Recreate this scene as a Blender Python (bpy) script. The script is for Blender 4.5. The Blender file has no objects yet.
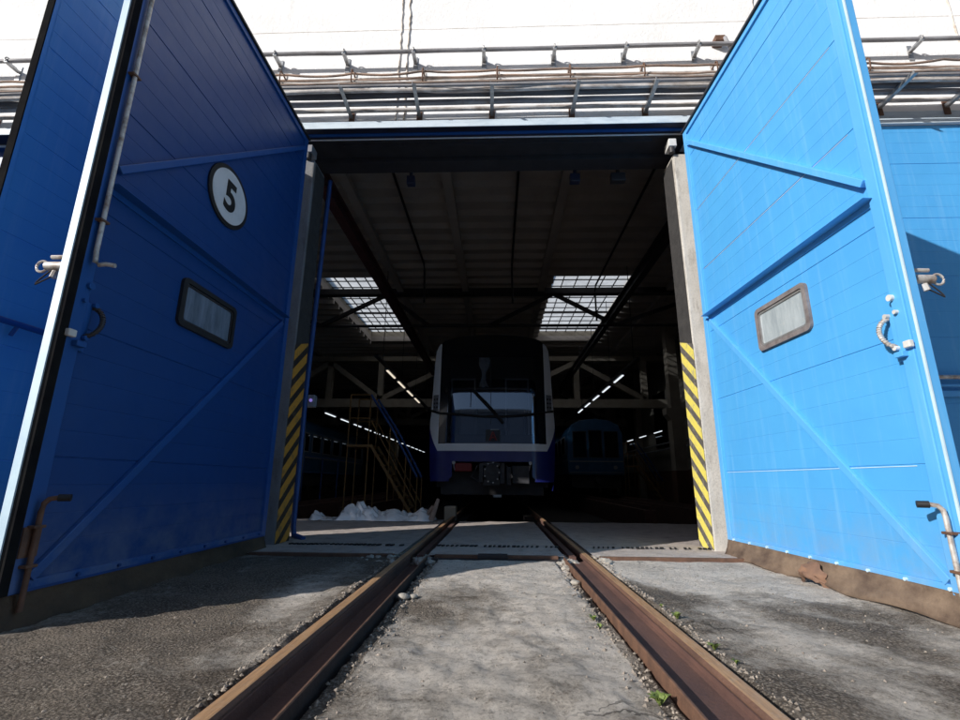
import bpy, bmesh, math, random
from mathutils import Vector, Matrix, noise
random.seed(7)
R = math.radians
scn = bpy.context.scene
COL = bpy.data.collections.new('depot'); scn.collection.children.link(COL)

# ------------------------------------------------------------------ materials
def new_mat(name):
    m = bpy.data.materials.new(name); m.use_nodes = True
    nt = m.node_tree
    for n in list(nt.nodes): nt.nodes.remove(n)
    return m, nt
def N(nt, typ, **kw):
    n = nt.nodes.new(typ)
    for k, v in kw.items():
        if k in n.inputs.keys() if isinstance(k, str) else False: n.inputs[k].default_value = v
        else: setattr(n, k, v)
    return n
def rgb(c): return (c[0], c[1], c[2], 1)
def mixc(nt, fac, a, b):
    n = nt.nodes.new('ShaderNodeMix'); n.data_type = 'RGBA'
    for sock, v in ((n.inputs[0], fac), (n.inputs[6], a), (n.inputs[7], b)):
        if isinstance(v, (int, float)): sock.default_value = v
        elif isinstance(v, tuple): sock.default_value = rgb(v)
        else: nt.links.new(v, sock)
    return n.outputs[2]
def ramp(nt, src, a, b, ca=(0,0,0), cb=(1,1,1)):
    n = nt.nodes.new('ShaderNodeValToRGB')
    n.color_ramp.elements[0].position = a; n.color_ramp.elements[0].color = rgb(ca)
    n.color_ramp.elements[1].position = b; n.color_ramp.elements[1].color = rgb(cb)
    nt.links.new(src, n.inputs[0]); return n.outputs[0]
def noise_t(nt, scale, detail=6, rough=.6, coord='Object', sc=(1,1,1), dist=0):
    tc = nt.nodes.new('ShaderNodeTexCoord'); mp = nt.nodes.new('ShaderNodeMapping')
    mp.inputs['Scale'].default_value = sc
    nt.links.new(tc.outputs[coord], mp.inputs[0])
    n = nt.nodes.new('ShaderNodeTexNoise'); n.inputs['Scale'].default_value = scale
    n.inputs['Detail'].default_value = detail; n.inputs['Roughness'].default_value = rough
    n.inputs['Distortion'].default_value = dist
    nt.links.new(mp.outputs[0], n.inputs['Vector']); return n.outputs[0]
def mathn(nt, op, a, b=None, c=None):
    n = nt.nodes.new('ShaderNodeMath'); n.operation = op
    for i, v in enumerate((a, b, c)):
        if v is None: continue
        if isinstance(v, (int, float)): n.inputs[i].default_value = v
        else: nt.links.new(v, n.inputs[i])
    return n.outputs[0]
def finish(nt, col, rough=.6, metal=0., bump=None, bstr=.3, bdist=.01, spec=.5, coat=0):
    p = nt.nodes.new('ShaderNodeBsdfPrincipled'); o = nt.nodes.new('ShaderNodeOutputMaterial')
    if isinstance(col, tuple): p.inputs['Base Color'].default_value = rgb(col)
    else: nt.links.new(col, p.inputs['Base Color'])
    if isinstance(rough, (int, float)): p.inputs['Roughness'].default_value = rough
    else: nt.links.new(rough, p.inputs['Roughness'])
    p.inputs['Metallic'].default_value = metal
    p.inputs['Specular IOR Level'].default_value = spec
    p.inputs['Coat Weight'].default_value = coat
    if bump is not None:
        b = nt.nodes.new('ShaderNodeBump'); b.inputs['Strength'].default_value = bstr; b.inputs['Distance'].default_value = bdist
        nt.links.new(bump, b.inputs['Height']); nt.links.new(b.outputs[0], p.inputs['Normal'])
    nt.links.new(p.outputs[0], o.inputs[0]); return p
def simple(name, col, dark=None, scale=4, a=.35, b=.7, rough=.6, metal=0, bump=.0, spec=.5, sc=(1,1,1), fine=40, coat=0):
    m, nt = new_mat(name)
    if dark is None: dark = tuple(c*.7 for c in col)
    f = ramp(nt, noise_t(nt, scale, 8, .65, sc=sc), a, b)
    c = mixc(nt, f, col, dark)
    bp = noise_t(nt, fine, 6, .7) if bump else None
    finish(nt, c, rough, metal, bp, bump, .01, spec, coat); return m

M = {}
def blue_paint(name, base, deep, streak, rough=.42):
    m, nt = new_mat(name)
    big = ramp(nt, noise_t(nt, 1.3, 5, .6), .3, .75)
    c = mixc(nt, mathn(nt, 'MULTIPLY', big, .55), base, deep)
    st = ramp(nt, noise_t(nt, 2.2, 7, .7, sc=(7, 7, .35)), .52, .78)      # rain streaks run down the sheet
    c = mixc(nt, mathn(nt, 'MULTIPLY', st, .30), c, streak)
    sp = ramp(nt, noise_t(nt, 28, 4, .7), .66, .74)
    c = mixc(nt, mathn(nt, 'MULTIPLY', sp, .35), c, streak)
    tc = nt.nodes.new('ShaderNodeTexCoord'); sep = nt.nodes.new('ShaderNodeSeparateXYZ'); nt.links.new(tc.outputs['Object'], sep.inputs[0])
    low = mathn(nt, 'SUBTRACT', 1, mathn(nt, 'MULTIPLY', sep.outputs[2], 1.6))
    dust = nt.nodes.new('ShaderNodeClamp'); nt.links.new(mathn(nt, 'MULTIPLY', low, ramp(nt, noise_t(nt, 5, 6, .7), .35, .7)), dust.inputs[0])
    c = mixc(nt, mathn(nt, 'MULTIPLY', dust.outputs[0], .5), c, (.3, .33, .36))
    chip = mathn(nt, 'MULTIPLY', ramp(nt, noise_t(nt, 30, 9, .88), .66, .675), ramp(nt, noise_t(nt, 2.0, 4, .6), .42, .62))
    c = mixc(nt, mathn(nt, 'MULTIPLY', chip, .8), c, (.22,.13,.085))
    runs = mathn(nt, 'MULTIPLY', ramp(nt, noise_t(nt, 3.1, 8, .8, sc=(11, 11, .22)), .60, .74), ramp(nt, noise_t(nt, 1.7, 3, .6), .45, .65))
    c = mixc(nt, mathn(nt, 'MULTIPLY', runs, .35), c, deep)
    r = mathn(nt, 'ADD', rough-.04, mathn(nt, 'MULTIPLY', noise_t(nt, 9, 7, .75), .3))
    hh = mathn(nt, 'ADD', noise_t(nt, 1.6, 3, .5), mathn(nt, 'MULTIPLY', noise_t(nt, 45, 5, .7), .02))
    finish(nt, c, r, 0, hh, .5, .035, .45); return m
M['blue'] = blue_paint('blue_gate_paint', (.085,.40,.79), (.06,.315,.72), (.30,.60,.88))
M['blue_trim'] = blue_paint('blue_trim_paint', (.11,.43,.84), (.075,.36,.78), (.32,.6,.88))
M['blue_shade'] = blue_paint('shaded_blue_gate_paint', (.0075,.060,.235), (.0055,.044,.185), (.022,.08,.20), .33)  # same gate paint, with the left leaf's shade put into the colour
M['blue_shade_trim'] = blue_paint('shaded_blue_trim_paint', (.013,.090,.32), (.010,.065,.25), (.035,.10,.24), .32)  # trim paint darkened the same way to carry the shade
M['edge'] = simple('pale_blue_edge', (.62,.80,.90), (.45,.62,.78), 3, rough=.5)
M['matte_black'] = simple('matte_black_rubber', (.012,.012,.014), (.02,.02,.02), 8, rough=1, spec=0)
M['rubber'] = simple('black_rubber', (.012,.012,.014), (.02,.02,.02), 8, rough=.6)
M['skirt'] = simple('dusty_rubber_skirt', (.25,.18,.125), (.085,.055,.04), 5, .3, .68, .85, bump=.7, sc=(1,1,1.5))
M['skirt_shaded'] = simple('shaded_rubber_skirt', (.13,.085,.05), (.045,.03,.022), 3.5, .3, .68, .85, bump=.7, sc=(1,1,1.5))  # skirt colour darkened to paint in the shade on the left leaf
M['metal'] = simple('galvanised_steel', (.50,.52,.54), (.30,.28,.26), 9, rough=.42, metal=.6)
M['worn'] = simple('worn_light_metal', (.62,.60,.57), (.22,.15,.11), 14, .45, .7, .5, metal=.3)
M['rust'] = simple('rusty_steel', (.20,.105,.065), (.09,.05,.035), 12, .3, .7, .7, bump=.5, metal=.1)
M['dark_steel'] = simple('dark_steel', (.035,.032,.035), (.02,.018,.02), 6, rough=.55)
M['white_lug'] = simple('white_lug', (.7,.7,.68), (.5,.48,.45), 6, rough=.6)
M['black'] = simple('black_paint', (.012,.012,.013), (.02,.02,.02), 6, rough=.5)
M['white'] = simple('white_sign', (.72,.73,.74), (.55,.56,.57), 5, .45, .8, .5)
M['red'] = simple('red_paint', (.22,.01,.01), (.15,.008,.008), 6, rough=.5)

def wall_white():
    m, nt = new_mat('whitewashed_wall')
    c = mixc(nt, ramp(nt, noise_t(nt, 1.1, 8, .7), .42, .75), (.94,.94,.94), (.83,.82,.80))
    st = ramp(nt, noise_t(nt, 1.8, 7, .75, sc=(2.5, 1, .3)), .60, .80)
    c = mixc(nt, mathn(nt, 'MULTIPLY', st, .5), c, (.50,.44,.37))
    chip = ramp(nt, noise_t(nt, 4.0, 9, .85, sc=(1,1,2.2)), .64, .67)
    c = mixc(nt, mathn(nt, 'MULTIPLY', chip, .8), c, (.30,.25,.20))
    finish(nt, c, .85, 0, noise_t(nt, 18, 8, .7), .5, .02, .2); return m
M['wall'] = wall_white()
def concrete(name, a, b, scale=3, bump=.5, stain=None):
    m, nt = new_mat(name)
    c = mixc(nt, ramp(nt, noise_t(nt, scale, 9, .7), .3, .7), a, b)
    if stain: c = mixc(nt, mathn(nt, 'MULTIPLY', ramp(nt, noise_t(nt, scale*2.3, 8, .8, sc=(1,1,.3)), .5, .7), .7), c, stain)
    c = mixc(nt, mathn(nt, 'MULTIPLY', ramp(nt, noise_t(nt, 60, 3, .6), .55, .7), .3), c, (.1,.09,.08))
    finish(nt, c, .9, 0, noise_t(nt, 35, 8, .75), bump, .012, .25); return m
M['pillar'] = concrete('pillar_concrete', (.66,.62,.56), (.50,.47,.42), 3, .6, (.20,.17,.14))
M['pillar_shaded'] = concrete('shaded_pillar_concrete', (.25,.25,.25), (.17,.17,.18), 3, .6, (.09,.08,.07))  # pillar concrete with the left side's shade mixed into the colour
M['truss'] = concrete('truss_concrete', (.40,.35,.28), (.28,.24,.19), 2)
M['ceiling'] = concrete('ceiling_concrete', (.46,.41,.37), (.34,.30,.27), .7, .3)
M['inner_wall'] = concrete('hall_wall', (.30,.27,.22), (.2,.18,.15), 1.2)
M['dado'] = concrete('hall_dado', (.16,.08,.05), (.1,.06,.04), 1.2)
M['hall_floor'] = concrete('hall_floor', (.05,.045,.045), (.025,.022,.022), 1.5)

def hazard(yel=(.82,.70,.14), nm='hazard_stripe_paint', blk=(.12,.11,.10)):
    m, nt = new_mat(nm)
    tc = nt.nodes.new('ShaderNodeTexCoord'); sep = nt.nodes.new('ShaderNodeSeparateXYZ'); nt.links.new(tc.outputs['Object'], sep.inputs[0])
    v = mathn(nt, 'SUBTRACT', sep.outputs[2], mathn(nt, 'MULTIPLY', sep.outputs[1], .80))
    w = mathn(nt, 'ADD', v, mathn(nt, 'MULTIPLY', mathn(nt, 'SUBTRACT', noise_t(nt, 9, 4, .6), .5), .012))
    fr = mathn(nt, 'FRACT', mathn(nt, 'DIVIDE', w, .21))
    s = mathn(nt, 'GREATER_THAN', fr, .56)
    c = mixc(nt, s, yel, blk)
    wear = ramp(nt, noise_t(nt, 11, 10, .88), .52, .60)
    c = mixc(nt, mathn(nt, 'MULTIPLY', wear, .7), c, (.36,.33,.27) if blk[0] > .05 else (.14,.11,.08))
    finish(nt, c, .6, 0, noise_t(nt, 35, 6, .7), .3, .008, .4); return m
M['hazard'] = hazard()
M['hazard_shaded'] = hazard((.66,.30,.04), 'shaded_hazard_paint', (.03,.025,.022))  # hazard stripes as they look in shade, painted darker and more orange
M['jamb_dark'] = simple('dark_rough_jamb', (.055,.052,.05), (.03,.028,.028), 9, rough=.9, bump=.9, fine=60)

def ground_mat():
    m, nt = new_mat('worn_yard_surface')
    tc = nt.nodes.new('ShaderNodeTexCoord')
    # patches of pale cement left on dark aggregate
    pa = noise_t(nt, 1.15, 9, .62, sc=(1, .8, 1), dist=.35)
    at = nt.nodes.new('ShaderNodeVertexColor'); at.layer_name = 'pale'
    sp = nt.nodes.new('ShaderNodeSeparateColor'); nt.links.new(at.outputs[0], sp.inputs[0])
    mask = ramp(nt, mathn(nt, 'ADD', mathn(nt, 'ADD', pa, mathn(nt, 'MULTIPLY', mathn(nt, 'SUBTRACT', sp.outputs[0], .5), .5)),
                      mathn(nt, 'MULTIPLY', mathn(nt, 'SUBTRACT', noise_t(nt, 14, 10, .85), .5), .55)), .44, .60)
    pale = mixc(nt, ramp(nt, noise_t(nt, 5, 8, .7), .35, .7), (.84,.765,.68), (.70,.625,.545))
    vor = nt.nodes.new('ShaderNodeTexVoronoi'); vor.inputs['Scale'].default_value = 95; vor.inputs['Randomness'].default_value = 1
    vw = nt.nodes.new('ShaderNodeMix'); vw.data_type = 'VECTOR'; vw.inputs[0].default_value = .012
    vn = nt.nodes.new('ShaderNodeTexNoise'); vn.inputs['Scale'].default_value = 35; nt.links.new(tc.outputs['Object'], vn.inputs['Vector'])
    nt.links.new(tc.outputs['Object'], vw.inputs[4]); nt.links.new(vn.outputs['Color'], vw.inputs[5]); nt.links.new(vw.outputs[1], vor.inputs['Vector'])
    vs = nt.nodes.new('ShaderNodeSeparateColor'); nt.links.new(vor.outputs['Color'], vs.inputs[0])
    grit = noise_t(nt, 85, 8, .85); grit2 = noise_t(nt, 30, 10, .88)
    stones = mixc(nt, ramp(nt, grit, .40, .60), (.13,.105,.085), (.54,.46,.38))
    stones = mixc(nt, mathn(nt, 'MULTIPLY', ramp(nt, vs.outputs[0], .70, .98), ramp(nt, grit2, .45, .6)), stones, (.78,.70,.60))
    stones = mixc(nt, mathn(nt, 'MULTIPLY', ramp(nt, vor.outputs['Distance'], .35, .62), .75), stones, (.06,.048,.04))
    stones = mixc(nt, mathn(nt, 'MULTIPLY', ramp(nt, grit2, .54, .62), .85), stones, (.085,.069,.058))
    stones = mixc(nt, mathn(nt, 'MULTIPLY', ramp(nt, noise_t(nt, 2.4, 8, .75), .38, .68), .5), stones, (.38,.32,.255))
    pale = mixc(nt, mathn(nt, 'MULTIPLY', ramp(nt, grit2, .50, .62), .85), pale, (.30,.255,.21))
    pale = mixc(nt, mathn(nt, 'MULTIPLY', ramp(nt, grit, .55, .7), .5), pale, (.88,.82,.74))
    c = mixc(nt, mask, stones, pale)
    stain = mathn(nt, 'MULTIPLY', ramp(nt, noise_t(nt, 1.9, 10, .72, sc=(.7, 1.6, 1), dist=.6), .48, .66), ramp(nt, noise_t(nt, 24, 8, .85), .38, .60))
    c = mixc(nt, mathn(nt, 'MULTIPLY', stain, .72), c, (.155,.13,.105))
    pit = ramp(nt, noise_t(nt, 55, 5, .75), .60, .70)                # pores in the cement
    c = mixc(nt, mathn(nt, 'MULTIPLY', pit, .6), c, (.07,.06,.055))
    moss = mathn(nt, 'MULTIPLY', ramp(nt, noise_t(nt, 3.1, 9, .75), .60, .70), ramp(nt, noise_t(nt, 26, 5, .7), .45, .6))
    c = mixc(nt, mathn(nt, 'MULTIPLY', moss, .5), c, (.13,.13,.05))
    crack = nt.nodes.new('ShaderNodeTexVoronoi'); crack.feature = 'DISTANCE_TO_EDGE'; crack.inputs['Scale'].default_value = 1.6
    mp = nt.nodes.new('ShaderNodeMix'); mp.data_type = 'VECTOR'; mp.inputs[0].default_value = .25
    nz = nt.nodes.new('ShaderNodeTexNoise'); nz.inputs['Scale'].default_value = 6; nz.inputs['Detail'].default_value = 6
    nt.links.new(tc.outputs['Object'], nz.inputs['Vector'])
    nt.links.new(tc.outputs['Object'], mp.inputs[4]); nt.links.new(nz.outputs['Color'], mp.inputs[5]); nt.links.new(mp.outputs[1], crack.inputs['Vector'])
    cr = mathn(nt, 'LESS_THAN', crack.outputs['Distance'], .006)
    c = mixc(nt, mathn(nt, 'MULTIPLY', mathn(nt, 'MULTIPLY', cr, ramp(nt, noise_t(nt, 1.1, 3, .5), .55, .65)), .7), c, (.03,.027,.025))
    oil = ramp(nt, mathn(nt, 'ADD', noise_t(nt, 2.0, 6, .6), mathn(nt, 'MULTIPLY', sp.outputs[1], .6)), .80, 1.15)
    c = mixc(nt, mathn(nt, 'MULTIPLY', oil, .5), c, (.11,.085,.065))
    h = mathn(nt, 'ADD', mathn(nt, 'MULTIPLY', mathn(nt, 'ADD', grit, mathn(nt, 'MULTIPLY', mathn(nt, 'SUBTRACT', 1, vor.outputs['Distance']), 1.3)), mathn(nt, 'SUBTRACT', 1.12, mask)), mathn(nt, 'MULTIPLY', grit2, 2.2))
    finish(nt, c, .95, 0, h, .9, .016, .12); return m
M['ground'] = ground_mat()
M['slab'] = concrete('threshold_paving', (.58,.505,.455), (.44,.385,.35), 2.5, .6, (.17,.14,.12))

def rail_head():
    m, nt = new_mat('rail_steel')
    c = mixc(nt, ramp(nt, noise_t(nt, 6, 8, .75, sc=(8,.5,1)), .35, .7), (.68,.41,.21), (.38,.21,.12))
    c = mixc(nt, mathn(nt, 'MULTIPLY', ramp(nt, noise_t(nt, 30, 8, .8), .5, .7), .5), c, (.62,.50,.38))
    c = mixc(nt, mathn(nt, 'MULTIPLY', ramp(nt, noise_t(nt, 5, 9, .85, sc=(22,.8,1)), .52, .62), .6), c, (.13,.07,.045))
    finish(nt, c, .55, .35, noise_t(nt, 60, 7, .8), .5, .004, .4); return m
M['rail'] = rail_head()
M['lip_shade_rust'] = simple('shaded_lip_rust', (.045,.028,.024), (.025,.017,.015), 12, rough=.9, bump=.5)  # near-black rust painting the shade on the left lip sides
M['rail_edge'] = simple('rail_shoulder_rust', (.20,.105,.07), (.10,.055,.04), 16, .3, .7, .7, bump=.7, sc=(1,.25,1), fine=70)
M['rail_side'] = simple('rusty_rail_side', (.15,.075,.055), (.08,.042,.036), 9, .3, .7, .8, bump=.6, sc=(1,.3,1))

def glassy(name, tint, refl, trans, rough=.02):
    m, nt = new_mat(name)
    g = nt.nodes.new('ShaderNodeBsdfGlossy'); g.inputs['Roughness'].default_value = rough; g.inputs['Color'].default_value = rgb(tint)
    t = nt.nodes.new('ShaderNodeBsdfTransparent'); t.inputs['Color'].default_value = rgb(trans)
    mx = nt.nodes.new('ShaderNodeMixShader'); mx.inputs[0].default_value = refl
    o = nt.nodes.new('ShaderNodeOutputMaterial')
    nt.links.new(t.outputs[0], mx.inputs[1]); nt.links.new(g.outputs[0], mx.inputs[2]); nt.links.new(mx.outputs[0], o.inputs[0]); return m
M['windscreen'] = glassy('train_windscreen', (.66,.76,.92), .17, (.42,.45,.5))
M['dark_glass'] = glassy('old_train_glass', (.8,.9,1), .12, (.15,.17,.2), .05)
def skylight_glass():
    m, nt = new_mat('dusty_skylight_glass')
    d = nt.nodes.new('ShaderNodeBsdfTranslucent'); t = nt.nodes.new('ShaderNodeBsdfTransparent')
    c = mixc(nt, ramp(nt, noise_t(nt, 1.6, 7, .7), .3, .7), (.86,.86,.84), (.55,.55,.53)); nt.links.new(c, d.inputs[0])
    t.inputs[0].default_value = (.7,.78,.88,1)
    mx = nt.nodes.new('ShaderNodeMixShader'); mx.inputs[0].default_value = .12
    o = nt.nodes.new('ShaderNodeOutputMaterial')
    nt.links.new(d.outputs[0], mx.inputs[1]); nt.links.new(t.outputs[0], mx.inputs[2]); nt.links.new(mx.outputs[0], o.inputs[0]); return m
M['sky_glass'] = skylight_glass()
def pane_mat():
    m, nt = new_mat('grimy_window_pane')
    c = mixc(nt, ramp(nt, noise_t(nt, 3.5, 8, .75, sc=(3,3,.5)), .35, .7), (.48,.54,.57), (.26,.31,.34))
    c = mixc(nt, ramp(nt, noise_t(nt, 14, 7, .8), .58, .68), c, (.5,.52,.5))
    finish(nt, c, .16, 0, None, 0, .01, .6, .3); return m
M['pane'] = pane_mat()
M['pane_shade'] = simple('shaded_window_pane', (.24,.30,.38), (.10,.13,.17), 4, .35, .7, .1, sc=(3,3,.5), coat=.4)  # darker copy of the pane, shade of the left leaf in its colour
def emis(name, c, s):
    m, nt = new_mat(name); e = nt.nodes.new('ShaderNodeEmission'); e.inputs[0].default_value = rgb(c); e.inputs[1].default_value = s
    o = nt.nodes.new('ShaderNodeOutputMaterial'); nt.links.new(e.outputs[0], o.inputs[0]); return m
M['tube'] = emis('fluorescent_tube', (.85,.93,1), 1.1)
M['tube_warm'] = emis('warm_tube', (1,.88,.7), .9)
M['led'] = emis('small_indicator', (.4,.3,1), .5)
M['train_white'] = simple('train_white_paint', (.92,.94,.97), (.84,.87,.91), 3, rough=.3, coat=.8, spec=.8)
M['train_blue'] = simple('train_blue_paint', (.018,.025,.20), (.014,.018,.15), 3, rough=.3, coat=.4)
M['train_black'] = simple('train_black_mask', (.008,.008,.011), (.012,.012,.015), 3, rough=.25, coat=.3)
M['train_grey'] = simple('underframe_grey', (.055,.055,.062), (.025,.025,.03), 8, rough=.6)
M['light_grey'] = simple('light_grey_casing', (.22,.23,.26), (.2,.2,.22), 6, rough=.5)
M['old_blue'] = simple('old_train_blue', (.013,.08,.18), (.008,.05,.12), 3, rough=.45)
M['yellow'] = simple('dull_yellow_paint', (.24,.115,.02), (.12,.06,.02), 8, rough=.6)
M['stair_blue'] = simple('handrail_blue', (.02,.075,.28), (.015,.05,.17), 8, rough=.5)
M['conduit_red'] = simple('oxide_red_steel', (.10,.035,.035), (.05,.02,.02), 5, rough=.7)
M['pipe_grey'] = simple('grey_pipe', (.36,.36,.38), (.18,.17,.17), 5, rough=.6, sc=(.4,1,1))
M['pipe_light'] = simple('light_pipe', (.68,.65,.62), (.20,.15,.12), 7, .4, .7, .6, sc=(.5,1,1))
M['pipe_rust'] = simple('rusty_cable', (.42,.29,.22), (.20,.16,.14), 5, .4, .6, .8, sc=(.6,1,1))
M['pipe_dark'] = simple('dark_pipe', (.10,.10,.11), (.05,.045,.045), 5, rough=.6, sc=(.4,1,1))
M['flash'] = simple('sheet_flashing', (.62,.71,.78), (.38,.46,.54), 3, .45, .75, .55, sc=(1,1,3))
M['navy_steel'] = simple('navy_steel', (.016,.02,.05), (.012,.012,.02), 5, rough=.5)
M['grass'] = simple('weed_leaf', (.20,.26,.06), (.10,.15,.03), 30, rough=.7)
M['stone'] = simple('pale_stone', (.48,.44,.38), (.3,.27,.23), 20, rough=.9, bump=.6)
def tarp_mat():
    m, nt = new_mat('white_plastic_sheet')
    c = mixc(nt, ramp(nt, noise_t(nt, 6, 7, .7), .35, .7), (.95,.97,.99), (.85,.88,.92))
    c = mixc(nt, mathn(nt, 'MULTIPLY', ramp(nt, noise_t(nt, 3, 7, .7), .58, .7), .6), c, (.30,.26,.22))
    finish(nt, c, .24, 0, noise_t(nt, 14, 7, .7), .35, .02, 1.0, 1.0); return m
M['tarp'] = tarp_mat()
M['brick'] = concrete('opposite_wall', (.22,.27,.36), (.18,.22,.31), .5)

# ------------------------------------------------------------------ mesh helper
class MB:
    def __init__(s): s.v = []; s.f = []; s.mi = []; s.cur = 0
    def face(s, pts):
        i = len(s.v); s.v += [tuple(p) for p in pts]; s.f.append(tuple(range(i, i+len(pts)))); s.mi.append(s.cur); return s
    def box(s, x0, x1, y0, y1, z0, z1):
        i = len(s.v)
        s.v += [(x, y, z) for z in (z0, z1) for y in (y0, y1) for x in (x0, x1)]
        for q in ((0,2,3,1),(4,5,7,6),(0,1,5,4),(2,6,7,3),(0,4,6,2),(1,3,7,5)): s.f.append(tuple(i+k for k in q)); s.mi.append(s.cur)
        return s
    def bar(s, a, b, w, h, up=(0,0,1)):
        a = Vector(a); b = Vector(b); d = (b-a).normalized(); up = Vector(up)
        if abs(d.dot(up)) > .99: up = Vector((0,1,0))
        x = d.cross(up).normalized(); z = x.cross(d).normalized()
        i = len(s.v)
        for p in (a, b):
            for sx, sz in ((-1,-1),(1,-1),(1,1),(-1,1)): s.v.append(tuple(p + x*sx*w/2 + z*sz*h/2))
        for q in ((0,1,2,3),(7,6,5,4),(0,4,5,1),(1,5,6,2),(2,6,7,3),(3,7,4,0)): s.f.append(tuple(i+k for k in q)); s.mi.append(s.cur)
        return s
    def tube(s, pts, r, n=10, r2=None):
        pts = [Vector(p) for p in pts]; i0 = len(s.v); L = len(pts)
        for k, p in enumerate(pts):
            d = (pts[min(k+1, L-1)] - pts[max(k-1, 0)]).normalized()
            up = Vector((0,0,1)) if abs(d.z) < .95 else Vector((1,0,0))
            x = d.cross(up).normalized(); z = x.cross(d).normalized()
            rr = r if r2 is None else r + (r2-r)*k/(L-1)
            for j in range(n):
                a = 2*math.pi*j/n; s.v.append(tuple(p + x*math.cos(a)*rr + z*math.sin(a)*rr))
        for k in range(L-1):
            for j in range(n):
                a = i0+k*n+j; b = i0+k*n+(j+1) % n; s.f.append((a, b, b+n, a+n)); s.mi.append(s.cur)
        s.f.append(tuple(i0+j for j in range(n))); s.mi.append(s.cur)
        s.f.append(tuple(i0+(L-1)*n+j for j in reversed(range(n)))); s.mi.append(s.cur)
        return s
    def disc(s, c, axis, r, t, n=32):      # a short cylinder
        a = Vector(axis).normalized(); c = Vector(c); return s.tube([c-a*t/2, c+a*t/2], r, n)
    def prism(s, poly, axis, a, b):        # polygon (2-D) swept along x, y or z
        def P(p, t): return {'x': (t, p[0], p[1]), 'y': (p[0], t, p[1]), 'z': (p[0], p[1], t)}[axis]
        i = len(s.v); n = len(poly)
        s.v += [P(p, a) for p in poly] + [P(p, b) for p in poly]
        s.f.append(tuple(range(i, i+n))); s.f.append(tuple(range(i+2*n-1, i+n-1, -1))); s.mi += [s.cur]*2
        for k in range(n):
            k2 = (k+1) % n; s.f.append((i+k, i+n+k, i+n+k2, i+k2)); s.mi.append(s.cur)
        return s
    def build(s, name, mat, parent=None, loc=None, smooth=False, bevel=0, recalc=True):
        me = bpy.data.meshes.new(name); me.from_pydata(s.v, [], s.f)
        for mm in (mat if isinstance(mat, (list, tuple)) else [mat]): me.materials.append(mm)
        for p, k in zip(me.polygons, s.mi): p.material_index = k
        if recalc:
            bm = bmesh.new(); bm.from_mesh(me); bmesh.ops.recalc_face_normals(bm, faces=bm.faces); bm.to_mesh(me); bm.free()
        o = bpy.data.objects.new(name, me); COL.objects.link(o)
        if parent: o.parent = parent
        if loc: o.location = loc
        if smooth:
            me.shade_smooth(); me.set_sharp_from_angle(angle=R(40))
        if bevel:
            b = o.modifiers.new('bevel', 'BEVEL'); b.width = bevel; b.segments = 2; b.limit_method = 'ANGLE'
        return o
def empty(name, loc=(0,0,0), rz=0):
    o = bpy.data.objects.new(name, None); COL.objects.link(o); o.location = loc; o.rotation_euler = (0,0,rz); o.empty_display_size = .2; return o
def tag(o, label=None, cat=None, group=None, kind=None):
    if label: o['label'] = label
    if cat: o['category'] = cat
    if group: o['group'] = group
    if kind: o['kind'] = kind
    return o
def copy_tree(o, parent=None):
    c = o.copy(); COL.objects.link(c); c.parent = parent
    for ch in list(o.children): copy_tree(ch, c)
    return c

# ------------------------------------------------------------------ ground
def fbm(x, y, sc, seed=0): return noise.fractal(Vector((x*sc+seed, y*sc-seed, seed*.37)), 1.0, 2.0, 4)
def gap_edge(y, side): return .505 + .06*fbm(0, y, 2.6, 5*side) + .035*fbm(0, y, 11, 7*side)
def ground_h(x, y):
    if y > -.50 and -30 < x < 30 and y < 66: return -2.2
    a = abs(x); base = -.042
    if a > 6 or y < -7: return base + .02*fbm(x, y, .3)
    h = base + .020*fbm(x, y, 1.1, 3) + .012*fbm(x, y, 4, 9) + .007*fbm(x, y, 13, 2)
    side = 1 if x > 0 else 2
    e = gap_edge(y, side)
    if a < .92:
        inner = e; outer = .850 + .008*fbm(0, y, 5, 11*side)
        if a < inner: h += .0
        elif a < .574: h = -.048 + .008*fbm(x, y, 12, 5)
        elif a < outer: h = -.15
    if a > .868 and a < 1.2: h += .018*(1.2-a)/.33      # outside level with the rail head
    if y > -1.3: h = h + (-.012 - h)*max(0, min(1, (y+1.3)/.6))*.6 if not (a > .5 and a < .868) else h
    return h
def coords(lo, hi, fine_lo, fine_hi, st):
    c = []; t = fine_lo
    while t < fine_hi: c.append(t); t += st
    c.append(fine_hi); g = st
    t = fine_hi
    while t < hi: g *= 1.35; t += g; c.append(min(t, hi))
    g = st; t = fine_lo
    while t > lo: g *= 1.35; t -= g; c.insert(0, max(t, lo))
    return c
xs = coords(-400, 400, -1.0, 1.0, .012)
def dens(c, a, b, st):
    c = [t for t in c if t < a or t > b]; k = a
    while k <= b: c.append(k); k += st
    return sorted(set(round(t, 5) for t in c))
xs = dens(xs, -4.2, -1.0, .035); xs = dens(xs, 1.0, 4.2, .035)
ys = coords(-400, 400, -3.9, -.56, .022); ys = sorted(set([round(t, 5) for t in ys] + [-.5, -.499, 66.1]))
me = bpy.data.meshes.new('ground'); nx = len(xs)
V = [(x, y, ground_h(x, y)) for y in ys for x in xs]
F = [(j*nx+i, j*nx+i+1, (j+1)*nx+i+1, (j+1)*nx+i) for j in range(len(ys)-1) for i in range(nx-1)]
me.from_pydata(V, [], F); me.materials.append(M['ground']); me.shade_smooth()
ca = me.color_attributes.new('pale', 'FLOAT_COLOR', 'POINT')
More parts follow.
